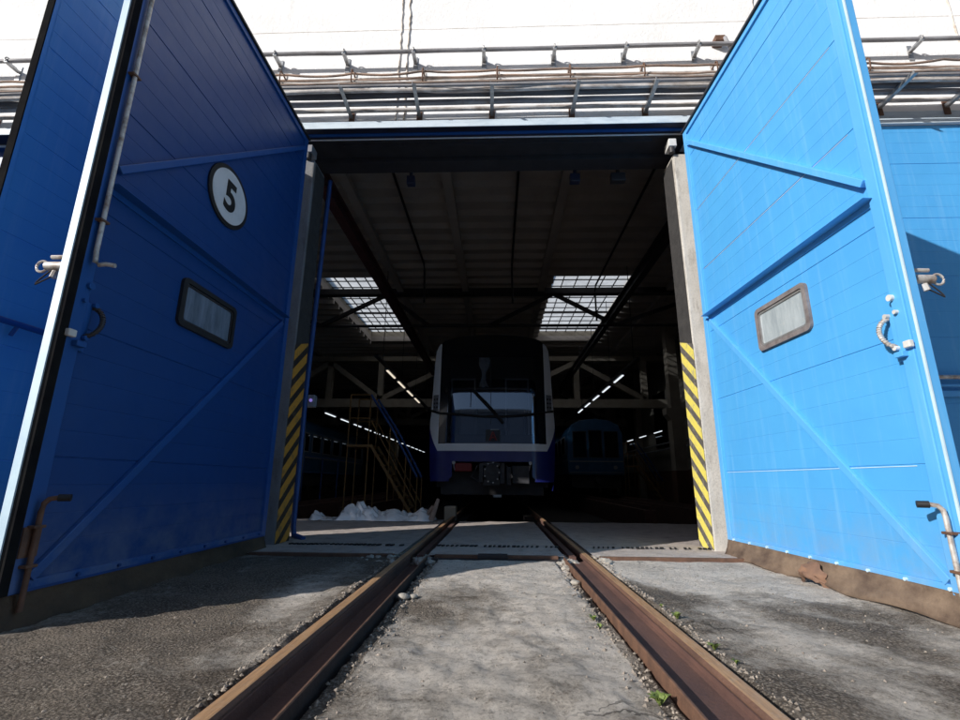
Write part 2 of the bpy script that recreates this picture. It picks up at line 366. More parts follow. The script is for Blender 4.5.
for i, (x, y, z) in enumerate(V):
    p = .5
    if -.52 < x < .52: p = .70 + .22*math.sin(y*4.2+1.3*x+.8)*.6 + .25*max(0, min(1, (y+2.2)/1.2))
    elif x >= .52: p = .40 + .75*max(0, min(1, (y+1.75+.30*(x-1.3)+.25*fbm(x,y,1.2,4))/.8))*(1 if x < 2.4 else .6) + .25*max(0, 1-abs(x-1.35)/.3)
    elif x <= -.52: p = .26 + .35*max(0, 1-abs(x+1.15)/.4)*max(0, min(1, (y+2.6)/.6))
    o_ = max(0, 1-abs(abs(x)-.95)/.35)*.3 + (0.25 if x < -.8 else 0)
    ca.data[i].color = (max(0, min(1, p)), o_, 0, 1)
g = bpy.data.objects.new('ground', me); COL.objects.link(g); tag(g, 'worn yard surface of pale cement patches over dark aggregate', 'ground', kind='structure')

# inside: threshold slab with slots for the rails, then hall floor and inspection pit
def slab_grid(x0, x1, y0, y1, z, st=.05):
    b = MB(); nx = max(1, int((x1-x0)/st)); ny = max(1, int((y1-y0)/st)); i0 = 0
    for j in range(ny+1):
        for i in range(nx+1):
            x = x0+(x1-x0)*i/nx; y = y0+(y1-y0)*j/ny
            b.v.append((x, y, z + .006*fbm(x, y, 1.5, 2) + (.004*fbm(x, y, 7, 1))))
    for j in range(ny):
        for i in range(nx):
            a = j*(nx+1)+i; b.f.append((a, a+1, a+nx+2, a+nx+1)); b.mi.append(0)
    return b
SL = 3.18
sb = MB()
for (x0, x1, e) in ((-9.0, -.868, 3.45), (-.60, .60, SL), (.868, 9.0, SL)):
    q = slab_grid(x0, x1, -.50, e, -.006, .06); i = len(sb.v); sb.v += q.v; sb.f += [tuple(i+k for k in f) for f in q.f]; sb.mi += q.mi
    sb.box(x0, x1, -.50, e, -1.9, -.03)
sb.box(-.868, -.60, -.5, SL, -1.9, -.10); sb.box(.60, .868, -.5, SL, -1.9, -.10)
s_ = sb.build('threshold_floor', M['slab'], recalc=True); tag(s_, 'dusty pink grey concrete slab in the gateway', 'floor', kind='structure')
fb = MB()
fb.box(-30, -.95, 3.46, 64, -1.9, -.75); fb.box(.95, 30, SL+.01, 64, -1.9, -.75)
for sx in (-1, 1): fb.box(sx*.95, sx*.60, SL+.01, 64, -1.9, -.11)
fb.box(-.60, .60, SL+.01, 64, -1.95, -1.5)
fb.box(-30, -9.01, -.4, 3.45, -1.9, -.02); fb.box(9.01, 30, -.4, 3.17, -1.9, -.02)
f_ = fb.build('hall_floor', M['hall_floor']); tag(f_, 'dark sunken hall floor and inspection pit behind the slab', 'floor', kind='structure')

# ------------------------------------------------------------------ track
def rail(side, label):
    r = empty('rail', (side*.7975, -4.6, 0)); tag(r, label, 'rail', 'running rails of the gateway track')
    prof = [(-.035,-.010),(-.024,-.001),(-.016,0),(.016,0),(.024,-.001),(.035,-.010),(.035,-.034),(.012,-.048),(.009,-.13),(-.009,-.13),(-.012,-.048),(-.035,-.034)]
    pts = [y for y in [0, 1.2, 2.4, 4.13]]
    b = MB(); b.prism(prof, 'y', 0, 68); o = b.build('rail_head', [M['rail'], M['rail_edge']], r)
    for p in o.data.polygons:
        if p.normal.z < .9: p.material_index = 1
    b = MB(); b.prism([(-.018,-.05),(.018,-.05),(.018,-.115),(-.018,-.115)], 'y', .001, 67.9); b.build('rail_web', M['rail_side'], r)
    return r
rail(-1, 'rusty left running rail with the gate shadow falling across its tan head')
rail(1, 'rusty running rail on the right, its head sunlit tan')
def guard(side, label):
    g0 = empty('guard_channel', (side*.757, -4.6, 0)); tag(g0, label, 'guard channel', 'guard channels beside the running rails')
    s = -side
    b = MB()
    wz = -.080 if side < 0 else -.040
    W_ = .148 if side < 0 else .160
    b.prism([(s*.004,-.016),(s*.006,wz+.006),(s*.02,wz),(s*W_,wz),(s*W_,-.095),(s*.0,-.095),(s*-.004,-.016)], 'y', 0, 4.05)
    b.build('channel_web', M['rail_side'], g0)
    b = MB(); b.prism([(s*W_,-.10),(s*W_,-.008),(s*(W_+.003),-.004),(s*(W_+.010),-.004),(s*(W_+.013),-.008),(s*(W_+.014),-.10)], 'y', .0, 4.05)
    o = b.build('channel_lip', [M['rust'], M['lip_shade_rust']], g0)
    if side < 0:
        for p in o.data.polygons:
            if abs(p.normal.x) > .9: p.material_index = 1
    # continues across the slab as a plain flangeway bar
    b = MB(); b.prism([(s*.055,-.008),(s*.052,-.06),(s*.11,-.06),(s*.108,-.008)], 'y', 4.12, 7.72); b.build('flangeway_bar', M['rail_side'], g0)
    return g0
guard(-1, 'dark brown steel guard channel inside the left rail, in shadow')
guard(1, 'reddish brown steel guard channel inside the right rail, in sunlight')
# threshold: steel angle, cross channel, cover plate and drain slots
t0 = empty('threshold_strip', (0, -.52, 0)); tag(t0, 'rusty steel strip across the gateway at the edge of the paving', 'threshold')
for (x0, x1) in ((-2.2,-.90), (-.54,.54), (.90,2.2)):
    b = MB(); b.box(x0, x1, -.025, .016, -.06, .004); b.build('edge_angle', M['rust'], t0, bevel=.004)
b = MB(); b.box(-.56,.56,-.10,-.03,-.05,-.022); b.build('cross_channel', M['dark_steel'], t0)
b = MB(); b.box(-.16,.10,-.075,.03,-.02,.012); b.build('cover_plate', M['dark_steel'], t0, bevel=.004)
dg = empty('drain_grating', (0, .10, 0)); tag(dg, 'row of dark worn slots across the paving just inside the gateway', 'grating')
x = -2.1
while x < 2.1:
    if abs(abs(x)-.78) > .16 and random.random() < .86:
        w = random.uniform(.014,.036); j_ = random.uniform(-.008,.008); b = MB(); b.prism([(x,-.035+j_),(x+w,-.03),(x+w+.012,.022+j_),(x+.012,.026)], 'z', -.004, .0085); b.build('slot', M['black'], dg)
    x += .047
# ragged cement packed around the rails at the threshold
def rubble(name, cx, cy, n, sx, sy, label, smin=.012, smax=.035, z=-.02):
    e = MB()
    for k in range(n):
        x = cx+random.gauss(0, sx); y = cy+random.gauss(0, sy); s = random.uniform(smin, smax)
        bm = bmesh.new(); bmesh.ops.create_icosphere(bm, subdivisions=2, radius=s)
        q = Vector((random.random()*50, random.random()*50, 0))
        for v in bm.verts:
            v.co *= 1+.5*noise.noise(v.co*40+q); v.co.z *= .6; v.co += Vector((x, y, z))
        i = len(e.v); e.v += [tuple(v.co) for v in bm.verts]
        for f in bm.faces: e.f.append(tuple(i+v.index for v in f.verts)); e.mi.append(0)
        bm.free()
    o = e.build(name, M['stone']); return o
tag(rubble('cement_rubble', -.60, -.50, 60, .045, .10, '', .015, .05, -.05), 'broken pale cement packed inside the left rail at the threshold', 'rubble', kind='stuff')
tag(rubble('cement_rubble', .585, -.45, 70, .05, .12, '', .015, .05, -.05), 'broken pale cement packed inside the right rail at the threshold', 'rubble', kind='stuff')
tag(rubble('cement_rubble', -1.02, -.45, 60, .08, .14, '', .01, .04, -.02), 'broken pale cement packed outside the left rail at the threshold', 'rubble', kind='stuff')
tag(rubble('cement_rubble', .93, -.50, 40, .03, .12, '', .01, .035, -.02), 'broken pale cement packed outside the right rail at the threshold', 'rubble', kind='stuff')
e_ = MB()
for k in range(420):
    x = random.uniform(-2, 2.1); y = random.uniform(-3.7, -.8)
    if .47 < abs(x) < .9: continue
    s = random.uniform(.003,.009); z = ground_h(x, y)
    i = len(e_.v)
    for (a, b_, c_) in ((1,0,0),(-1,0,0),(0,1,0),(0,-1,0),(0,0,.8),(0,0,-.6)):
        e_.v.append((x+a*s*random.uniform(.6,1.3), y+b_*s*random.uniform(.6,1.3), z+c_*s+.001))
    for q in ((0,2,4),(2,1,4),(1,3,4),(3,0,4),(2,0,5),(1,2,5),(3,1,5),(0,3,5)): e_.f.append(tuple(i+t for t in q)); e_.mi.append(0)
for k in range(1500):
    side = random.choice((-1, 1)); x = side*random.choice((random.gauss(.53,.03), random.gauss(.885,.018))); y = random.uniform(-3.8, -.6)
    if .58 < abs(x) < .845: continue
    s = random.uniform(.003,.012); z = ground_h(x, y); i = len(e_.v)
    for (a, b_, c_) in ((1,0,0),(-1,0,0),(0,1,0),(0,-1,0),(0,0,.8),(0,0,-.6)):
        e_.v.append((x+a*s*random.uniform(.5,1.4), y+b_*s*random.uniform(.5,1.4), z+c_*s+.001))
    for q in ((0,2,4),(2,1,4),(1,3,4),(3,0,4),(2,0,5),(1,2,5),(3,1,5),(0,3,5)): e_.f.append(tuple(i+t for t in q)); e_.mi.append(0)
tag(e_.build('loose_grit', simple('mixed_grit', (.40,.34,.28), (.14,.12,.10), 9, .35, .65, .9)), 'loose grit scattered over the yard surface', 'grit', kind='stuff')
def stone(x, y, s, label):
    bm = bmesh.new(); bmesh.ops.create_icosphere(bm, subdivisions=3, radius=s)
    for v in bm.verts:
        v.co *= 1+.45*noise.noise(v.co*14+Vector((x*9, y*7, 0))); v.co.z *= .6
    me = bpy.data.meshes.new('stone'); bm.to_mesh(me); bm.free(); me.materials.append(M['stone'])
    o = bpy.data.objects.new('stone', me); COL.objects.link(o); o.location = (x, y, ground_h(x, y)+s*.35); tag(o, label, 'stone')
stone(-.55, -1.95, .040, 'pale broken stone beside the left guard channel in the sun')
stone(-.49, -1.93, .026, 'small pale stone chip right of the broken stone near left channel')
stone(.545, -1.45, .035, 'dark edged stone lump beside the right guard channel')
def weed(x, y, h, n, label):
    b = MB()
    for k in range(n):
        a = random.uniform(0, 6.28); l = h*random.uniform(.5, 1); w = l*.22; lean = random.uniform(.3,.9)
        d = Vector((math.cos(a), math.sin(a), 0)); s_ = Vector((-d.y, d.x, 0)); p0 = Vector((0,0,0))
        p1 = d*l*lean*.5 + Vector((0,0,l*.55)); p2 = d*l*lean + Vector((0,0,l*.8*(1-lean*.4)))
        b.face([p0-s_*w*.2, p0+s_*w*.2, p1+s_*w, p1-s_*w]); b.face([p1-s_*w, p1+s_*w, p2])
    o = b.build('weed', M['grass'], loc=(x, y, ground_h(x, y)), recalc=False); tag(o, label, 'weed', 'weeds growing along the right rail')
weed(.885, -2.42, .055, 16, 'small leafy weed outside the right rail, middle of the gap')
weed(.89, -2.82, .05, 12, 'small weed outside the right rail nearest the camera')
weed(.49, -2.36, .045, 14, 'low yellowish weed inside the right guard channel')
weed(.52, -3.28, .06, 18, 'leafy weed at the bottom edge inside the right guard channel')
weed(.50, -2.47, .035, 12, 'small weed just nearer than the low yellowish one inside the right channel')
weed(.90, -2.98, .03, 10, 'tiny weed outside the right rail below its nearest neighbour')
weed(.875, -2.22, .03, 9, 'tiny weed outside the right rail farthest from the camera')

# ------------------------------------------------------------------ building
bld = empty('depot_building', (0, 0, 0)); tag(bld, 'train depot hall with whitewashed wall above blue gates', 'building')
OL, OR = -2.217, 2.11          # clear opening of gate five
HT = 4.70                      # soffit of the outer lintel
P1L = -2.93                    # right jamb of the next gate on the left
WT = .35
b = MB()
b.box(-30, 30, 0, WT, 4.97, 12.5)                  # upper wall
b.box(-30, OR+.3, 0, WT, HT, 4.83)
b.build('upper_wall', M['wall'], bld)
b = MB(); b.box(-30, 30, .0, WT, 4.83, 4.97); b.build('wall_band', M['flash'], bld)
b = MB(); b.box(-30, 2.43, -.19, -.14, 4.700, 4.712); b.box(-30, 2.43, -.139, -.002, 4.712, 4.73); b.build('lintel_trim', M['navy_steel'], bld, bevel=.004)
b = MB(); b.box(OL-.1, OR+.3, -.10, -.06, 4.700, 4.7115); b.build('drip_strip', M['blue_shade_trim'], bld)
b = MB(); b.prism([(-.20,4.705),(-.20,4.795),(-.195,4.80),(-.003,4.90),(-.003,4.892),(-.192,4.79),(-.192,4.705)], 'x', -30, 2.44); b.build('flashing', M['flash'], bld)
b = MB(); b.prism([(-.05,4.76),(-.05,4.83),(-.003,4.87),(-.003,4.76)], 'x', 2.441, 30); b.build('flashing', M['flash'], bld)
b = MB()
for z0, z1, y0, y1 in ((4.63, HT+.2, WT-.03, .50), (4.60, 4.63, WT-.05, .52)): b.box(OL-.4, OR+.4, y0, y1, z0, z1)
b.build('lintel_beam', M['dark_steel'], bld)
b = MB(); b.box(OL-.2, OR+.2, .005, WT-.035, HT-.02, HT-.003); b.box(-1.9, 1.9, .05, .08, HT-.05, HT-.021); b.build('lintel_soffit', M['dark_steel'], bld)
# jamb pillars
def pillar(x0, x1, nm='jamb_pillar', top=4.43):
    b = MB()
    n = 26; pts = []
    b.box(x0, x1, 0, WT, -.1, top)
    o = b.build(nm, M['pillar' if x0 > 0 else 'pillar_shaded'], bld, bevel=.012); return o
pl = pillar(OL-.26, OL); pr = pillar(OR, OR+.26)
b = MB(); b.box(P1L, OL-.262, .01, WT, -.1, HT-.002); b.build('pier_wall', M['wall'], bld)
b = MB(); b.box(OR+.262, 2.75, .01, WT, -.1, HT-.002); b.build('pier_wall', M['blue'], bld)
def reveal(x, sg):
    z1 = 2.14
    b = MB(); b.face([(x, .002, .0), (x, WT-.004, .0), (x, WT-.004, z1+.05), (x, .002, z1-.06)]) if sg > 0 else b.face([(x, .002, .0), (x, WT-.004, .0), (x, WT-.004, z1+.05), (x, .002, z1-.06)])
    b.build('hazard_marking', M['hazard_shaded'] if sg > 0 else M['hazard'], pl if sg > 0 else pr, recalc=False)
    b = MB(); b.face([(x, .012, z1-.058), (x, WT-.004, z1+.052), (x, WT-.004, 4.40), (x, .05, 4.40)])
    b.build('dark_facing', M['jamb_dark'], pl if sg > 0 else pr, recalc=False)
reveal(OL+.004, 1); reveal(OR-.004, -1)
# hinge lugs near the lintel
for x, mm in ((OL-.07, 'light_grey'), (OR-.02, 'white_lug')):
    b = MB(); b.box(x-.04, x+.05, -.06, .10, 4.50, 4.60); b.build('hinge_bracket', M[mm], bld, bevel=.006)
    b = MB(); b.disc((x, -.02, 4.47), (0,0,1), .035, .09, 14); b.build('hinge_pin', M['dark_steel'], bld)
b = MB(); b.box(-7.079, -2.931, .02, .3, 4.28, HT-.003); b.build('sun_blocker', M['blue_shade'], bld)  # unseen box added across the next gateway to keep sun off the train
# far left: piers and gates 3.. ; right: solid blue cladding of next gate
b = MB(); b.box(-8.1, -7.08, .01, WT, -.1, HT-.002); b.build('pier_wall', M['wall'], bld)
b = MB(); b.box(-30, -8.11, .05, WT, -.1, HT-.002); b.build('pier_wall', M['wall'], bld)
b = MB(); b.box(9.0, 30, .05, WT, -.1, 4.96); b.build('pier_wall', M['wall'], bld)

def ribbed(b, x0, x1, z0, z1, y, sgn, minor=.14, per=5, off=.036):
    """face in the xz plane at depth y with grooves; sgn = direction the face looks"""
    zs = []; k = math.ceil((z0-off)/minor)
    prof = [(z0, 0)]
    while off+k*minor < z1-.03:
        z = off+k*minor
        if z > z0+.03:
            big = (k % per == 0); w = .006 if big else .003; d = .005 if big else .0014
            prof += [(z-w, 0), (z-w*.5, -d), (z+w*.5, -d), (z+w, 0)]
        k += 1
    prof.append((z1, 0))
    i = len(b.v)
    for (z, d) in prof: b.v += [(x0, y+sgn*d, z), (x1, y+sgn*d, z)]
    for j in range(len(prof)-1): b.f.append((i+2*j, i+2*j+1, i+2*j+3, i+2*j+2)); b.mi.append(b.cur)
# right neighbour: closed gate clad in blue panels
cg = empty('closed_gate', (4.85, -.0, 0)); tag(cg, 'closed blue ribbed gate in the wall behind the right gate leaf', 'gate')
b = MB(); ribbed(b, -2.1, 4.1, .1, 4.755, -.012, -1); b.build('panel', M['blue'], cg, recalc=False)
b = MB(); b.box(-2.1, 4.1, .0, .3, .1, 4.76); b.build('core', M['blue_trim'], cg)
b = MB(); b.tube([(-2.0,-.06,1.70),(4.0,-.06,1.70)], .022); b.build('hand_bar', M['worn'], cg, smooth=True)
b = MB(); b.box(-2.0, 4.0, -.05, -.025, 1.50, 1.56); b.box(-2.0, 4.0, -.06, -.025, 1.60, 1.625); b.build('rail_strip', M['blue_trim'], cg, bevel=.004)
b = MB(); b.prism([(-.14,-.04),(-.02,.12),(-.02,-.04)], 'x', -2.1, 4.1); b.build('skirt', M['skirt'], cg)

# wall joints on upper facade, made as shallow mortar beads
jm = simple('stained_mortar', (.46,.39,.32), (.80,.76,.72), 4, .4, .6, .9)
for xj in (-7.2, -1.24, -1.14, 3.32, 5.75, 10.5):
    b = MB(); b.tube([(xj+.025*fbm(z*.05, xj, 20), .004*fbm(z*.05, xj, 9)-.004, z*.05) for z in range(99, 248)], .013, 6); b.build('vertical_joint', jm, bld)
for zj in (6.38, 9.4):
    b = MB(); b.tube([(x*.25, .002, zj+.006*fbm(x*.25, zj, 3)) for x in range(-110, 111)], .005, 6); b.build('horizontal_joint', jm, bld)

# ------------------------------------------------------------------ hall interior
HX0, HX1, HY1, HZ = -14.0, 8.6, 62.0, 7.4
SKY = [(-6.3, -4.05), (1.95, 4.85)]; SY0, SY1 = 10.1, 17.9
b = MB(); ZT = HZ+.25
b.box(HX0, HX1, WT+.002, SY0, HZ, ZT); b.box(HX0, HX1, SY1, HY1, HZ, ZT)
cx_ = [HX0, SKY[0][0], SKY[0][1], SKY[1][0], SKY[1][1], HX1]
for k in (0, 2, 4): b.box(cx_[k], cx_[k+1], SY0, SY1, HZ, ZT)
b.build('roof_slab', M['ceiling'], bld)
b = MB(); y = 1.1
while y < HY1:
    segs = [(HX0, HX1)] if not (SY0-.1 < y < SY1+.05) else [(cx_[0], cx_[1]), (cx_[2], cx_[3]), (cx_[4], cx_[5])]
    for s0, s1 in segs: b.prism([(y-.07, HZ+.001), (y-.045, HZ-.16), (y+.045, HZ-.16), (y+.07, HZ+.001)], 'x', s0, s1)
    y += .62
b.build('roof_rib', M['ceiling'], bld)
for xx in (-9.6, -3.4, -1.1, 1.55, 6.0):
    b = MB(); b.box(xx-.11, xx+.11, WT+.01, HY1, HZ-.30, HZ-.161); b.build('ceiling_beam', M['ceiling'], bld)
b = MB(); b.box(HX1, HX1+.3, WT+.002, HY1, 1.2, HZ); b.build('side_wall', M['inner_wall'], bld)
b = MB(); b.box(HX1-.02, HX1+.3, WT+.004, HY1, -.76, 1.2); b.build('side_dado', M['dado'], bld)
b = MB(); b.box(HX0-.3, HX0, WT+.002, HY1, -.76, HZ); b.build('side_wall', M['inner_wall'], bld)
b = MB(); b.box(HX0-.3, HX1+.3, HY1, HY1+.3, -.76, ZT); b.build('back_wall', M['inner_wall'], bld)
for y in range(18, 60, 6):
    b = MB(); b.box(HX1-.35, HX1-.021, y-.2, y+.2, -.76, HZ-.2); b.build('wall_pilaster', M['truss'], bld)
def skylight(x0, x1, lab):
    b = MB(); zt = 7.80
    b.box(x0-.15, x0-.001, SY0-.15, SY1+.15, ZT, zt+.12); b.box(x1+.001, x1+.15, SY0-.15, SY1+.15, ZT, zt+.12)
    b.box(x0, x1, SY1+.001, SY1+.15, ZT, zt+.1); b.box(x0, x1, SY0-.15, SY0-.001, ZT, zt)
    s = b.build('skylight', M['truss'], bld); s['label'] = lab
    b = MB(); b.face([(x0, SY0, zt), (x1, SY0, zt), (x1, SY1, zt+.1), (x0, SY1, zt+.1)]); b.build('glazing', M['sky_glass'], s, recalc=False)
    b = MB(); n = 6
    for k in range(1, n): x = x0+(x1-x0)*k/n; b.bar((x, SY0, zt-.03), (x, SY1, zt+.07), .03, .04)
    for k in range(1, 13): y = SY0+(SY1-SY0)*k/13; z = zt-.06+.1*k/13; b.bar((x0, y, z), (x1, y, z), .03 if k % 4 else .08, .035 if k % 4 else .08)
    b.build('glazing_bar', M['dark_steel'], s)
skylight(*SKY[0], 'left skylight'); skylight(*SKY[1], 'right skylight')
# trusses
def truss(y, zb, zt, mt, w, xs_, bot=True, h=.3, hb=None):
    b = MB(); hb = hb or h
    b.box(HX0, HX1, y-w/2, y+w/2, zt-h, zt); b.box(HX0, HX1, y-w/2, y+w/2, zb-hb/2, zb+hb/2)
    for i, x in enumerate(xs_):
        b.bar((x, y, zb+hb/2), (x, y, zt-h), w*.8, w*.7, up=(0,1,0))
        if i+1 < len(xs_):
            if i % 2: b.bar((x, y, zt-h-.05), (xs_[i+1], y, zb+hb/2), w*.7, w*.7, up=(0,1,0))
            else: b.bar((x, y, zb+hb/2), (xs_[i+1], y, zt-h-.05), w*.7, w*.7, up=(0,1,0))
    b.build('truss', mt, bld)
b = MB(); y = 10.9
b.box(HX0, HX1, y-.14, y+.14, 7.02, 7.23); b.tube([(HX0, y, 5.88), (HX1, y, 5.88)], .05)
for x0, z0, x1, z1 in ((-6.2,5.9,-3.9,7.05),(2.0,7.05,4.1,5.9),(-6.2,5.9,-9,7.05),(4.1,5.9,7.4,7.05),(2.0,7.05,-.2,5.9),(-3.9,7.05,-2.4,5.9)): b.bar((x0, y, z0), (x1, y, z1), .12, .12)
b.build('truss', M['dark_steel'], bld)
truss(19.0, 4.42, 6.85, M['truss'], .35, [-11.6,-8.6,-5.95,-2.0,.1,4.02,7.4], h=.25, hb=.42)
truss(27.0, 4.42, 6.85, M['truss'], .35, [-11.6,-8.6,-5.95,-2.0,.1,4.02,7.4], h=.25, hb=.42)
truss(37.0, 4.42, 6.85, M['truss'], .35, [-11.6,-8.6,-5.95,-2.0,.1,4.02,7.4], h=.25, hb=.42)
for (x, y) in ((7.35, 15.0), (7.35, 27.0), (-7.4, 30.0)):
    b = MB(); b.box(x-.24, x+.24, y-.24, y+.24, 1.1, 3.1); b.prism([(x-.24,3.1),(x-.42,3.35),(x-.42,3.6),(x+.42,3.6),(x+.42,3.35),(x+.24,3.1)], 'y', y-.25, y+.25)
    b.box(x-.2, x+.2, y-.2, y+.2, 3.6, HZ); c = b.build('column', M['truss'], bld)
    b = MB(); b.box(x-.25, x+.25, y-.25, y+.25, -.76, 1.1); b.build('column_base', M['dado'], c)
# crane beams, conduits
def single(name, mb, mat, label, cat, group=None, **kw):
    o = mb.build(name, mat, **kw); tag(o, label, cat, group); return o
b = MB(); b.box(-3.32,-3.12, 2.3, 24, 5.86, 5.90); b.box(-3.32,-3.12, 2.3, 24, 6.14, 6.18); b.box(-3.235,-3.205, 2.3, 24, 5.9, 6.14)
single('crane_beam', b, M['conduit_red'], 'thick dark reddish steel beam running inward under the roof on the left', 'beam', 'longitudinal steel beams under the hall roof')
b = MB(); b.box(3.72,3.9, 2.3, 24, 5.86, 5.90); b.box(3.72,3.9, 2.3, 24, 6.14, 6.18); b.box(3.795,3.825, 2.3, 24, 5.9, 6.14)
single('crane_beam', b, M['dark_steel'], 'dark steel beam running inward under the roof on the right', 'beam', 'longitudinal steel beams under the hall roof')
b = MB(); b.tube([(-3.2,1.0,5.2),(-2.5,.68,4.7)], .03); 
single('beam_brace', b, M['dark_steel'], 'short dark brace rising from the lintel toward the left steel beam', 'brace')
for x, y2, lab in ((-2.25, 8.6, 'left thin dark conduit along the ceiling that drops toward the cross bar'), (.475, 8.7, 'middle thin dark conduit straight along the ceiling above the train'), (3.38, 10.4, 'right thin dark conduit along the ceiling that drops toward the skylight')):
    b = MB(); p = [(x, .9, 7.12), (x, y2, 7.15), (x, y2+.15, 7.0), (x+.02, y2+.2, 5.95)]; b.tube(p, .032, 8)
    single('conduit', b, M['black'], lab, 'conduit', 'thin conduits along the hall ceiling')
for x, w in ((-1.15, .09), (1.05, .11), (1.62, .16)):
    b = MB(); b.box(x-w*.6, x+w*.6, .60, .70, 4.50, 4.62); b.box(x-.02, x+.02, .6, .66, 4.62, 4.85)
    single('junction_box', b, M['navy_steel'] if x < 1.3 else M['dark_steel'], {-1.15:'small blue box hanging under the lintel, left of centre', 1.05:'small blue box hanging under the lintel, right of centre', 1.62:'larger dark box hanging under the lintel beside the right pillar'}[x], 'box', bevel=.01)
# blue drop rod and box by the left jamb
b = MB(); b.tube([(-2.25,.62,4.56),(-2.30,.62,1.6),(-2.285,.60,.12),(-2.26,.58,.03),(-2.12,.50,.0)], .03, 10)
single('blue_pipe', b, M['stair_blue'], 'blue vertical pipe behind the left striped pillar, bent at the foot', 'pipe', smooth=True)
jb = empty('switch_box', (-2.30, .80, 1.58)); tag(jb, 'small switch box with a violet indicator behind the left pillar', 'switch box')
b = MB(); b.box(-.08,.06,-.05,.05,-.08,.07); b.build('casing', M['light_grey'], jb, bevel=.01)
b = MB(); b.disc((.02,-.055,.0),(0,1,0),.02,.012,12); b.build('indicator', M['led'], jb)
b = MB(); b.tube([(-.06,0,-.1),(-.03,0,-.5),(-.05,.02,-1.2)], .012); b.build('cable', M['black'], jb)
# lamps
def lamp_proto(mat, name='ceiling_light'):
    r = empty(name, (0,0,0)); b = MB(); b.prism([(-.07,.0),(.07,.0),(.05,.06),(-.05,.06)], 'y', -.62, .62); b.build('housing', M['light_grey'], r)
    b = MB(); b.box(-.028,.028,-.58,.58,-.03,-.002); b.build('tube', mat, r); return r
rows = [(-3.45, 4.0, 10.2, 1.75, 4, 'tube_warm', 'hanging warm tube light in the row left of the train'),
        (4.08, 4.0, 10.9, 1.9, 5, 'tube', 'hanging cool tube light in the row right of the train'),
        (-6.75, 3.2, 14.2, 1.95, 14, 'tube', 'low tube light in the far left row'),
        (8.1, 3.1, 19.6, 2.6, 6, 'tube', 'low tube light along the right hall wall')]
ordn = ['nearest', 'second', 'third', 'fourth', 'fifth', 'sixth', 'seventh', 'eighth', 'ninth', 'tenth', 'eleventh', 'twelfth', 'thirteenth', 'farthest']
protos = {}
for (x, z, y0, dy, n, mt, lab) in rows:
    for k in range(n):
        if mt not in protos: protos[mt] = lamp_proto(M[mt]); o = protos[mt]
        else: o = copy_tree(protos[mt])
        o.location = (x, y0+k*dy, z); tag(o, '%s %s' % (ordn[k] if k < n-1 else 'farthest', lab), 'light', lab.split(' in the ')[-1] if ' in the ' in lab else 'right wall lights')
for x, z, y1, lab in ((-3.45, 4.07, 22, 'left'), (4.08, 4.07, 24, 'right')):
    b = MB(); b.box(x-.06, x+.06, 8.2 if x < 0 else 8.6, y1, z, z+.07)
    for y in range(9, int(y1), 3): b.tube([(x, y, z+.07), (x, y, HZ-.2)], .012, 6)
    single('light_trunking', b, M['dark_steel'], 'dark trunking that carries the row of tube lights %s of the train' % lab, 'trunking')
b = MB(); b.tube([(8.3, 3, 2.2), (8.3, 50, 2.2)], .05); b.tube([(8.35, 3, 2.5), (8.35, 50, 2.5)], .04)
single('wall_pipe', b, M['pipe_grey'], 'pair of grey pipes along the right hall wall', 'pipes')
for k in range(5): b = MB(); b.box(8.52, 8.575, 19+6*k-.9+1.4, 19+6*k+.9+1.4, 2.4, 5.2); b.build('wall_window', M['dark_glass'], bld)

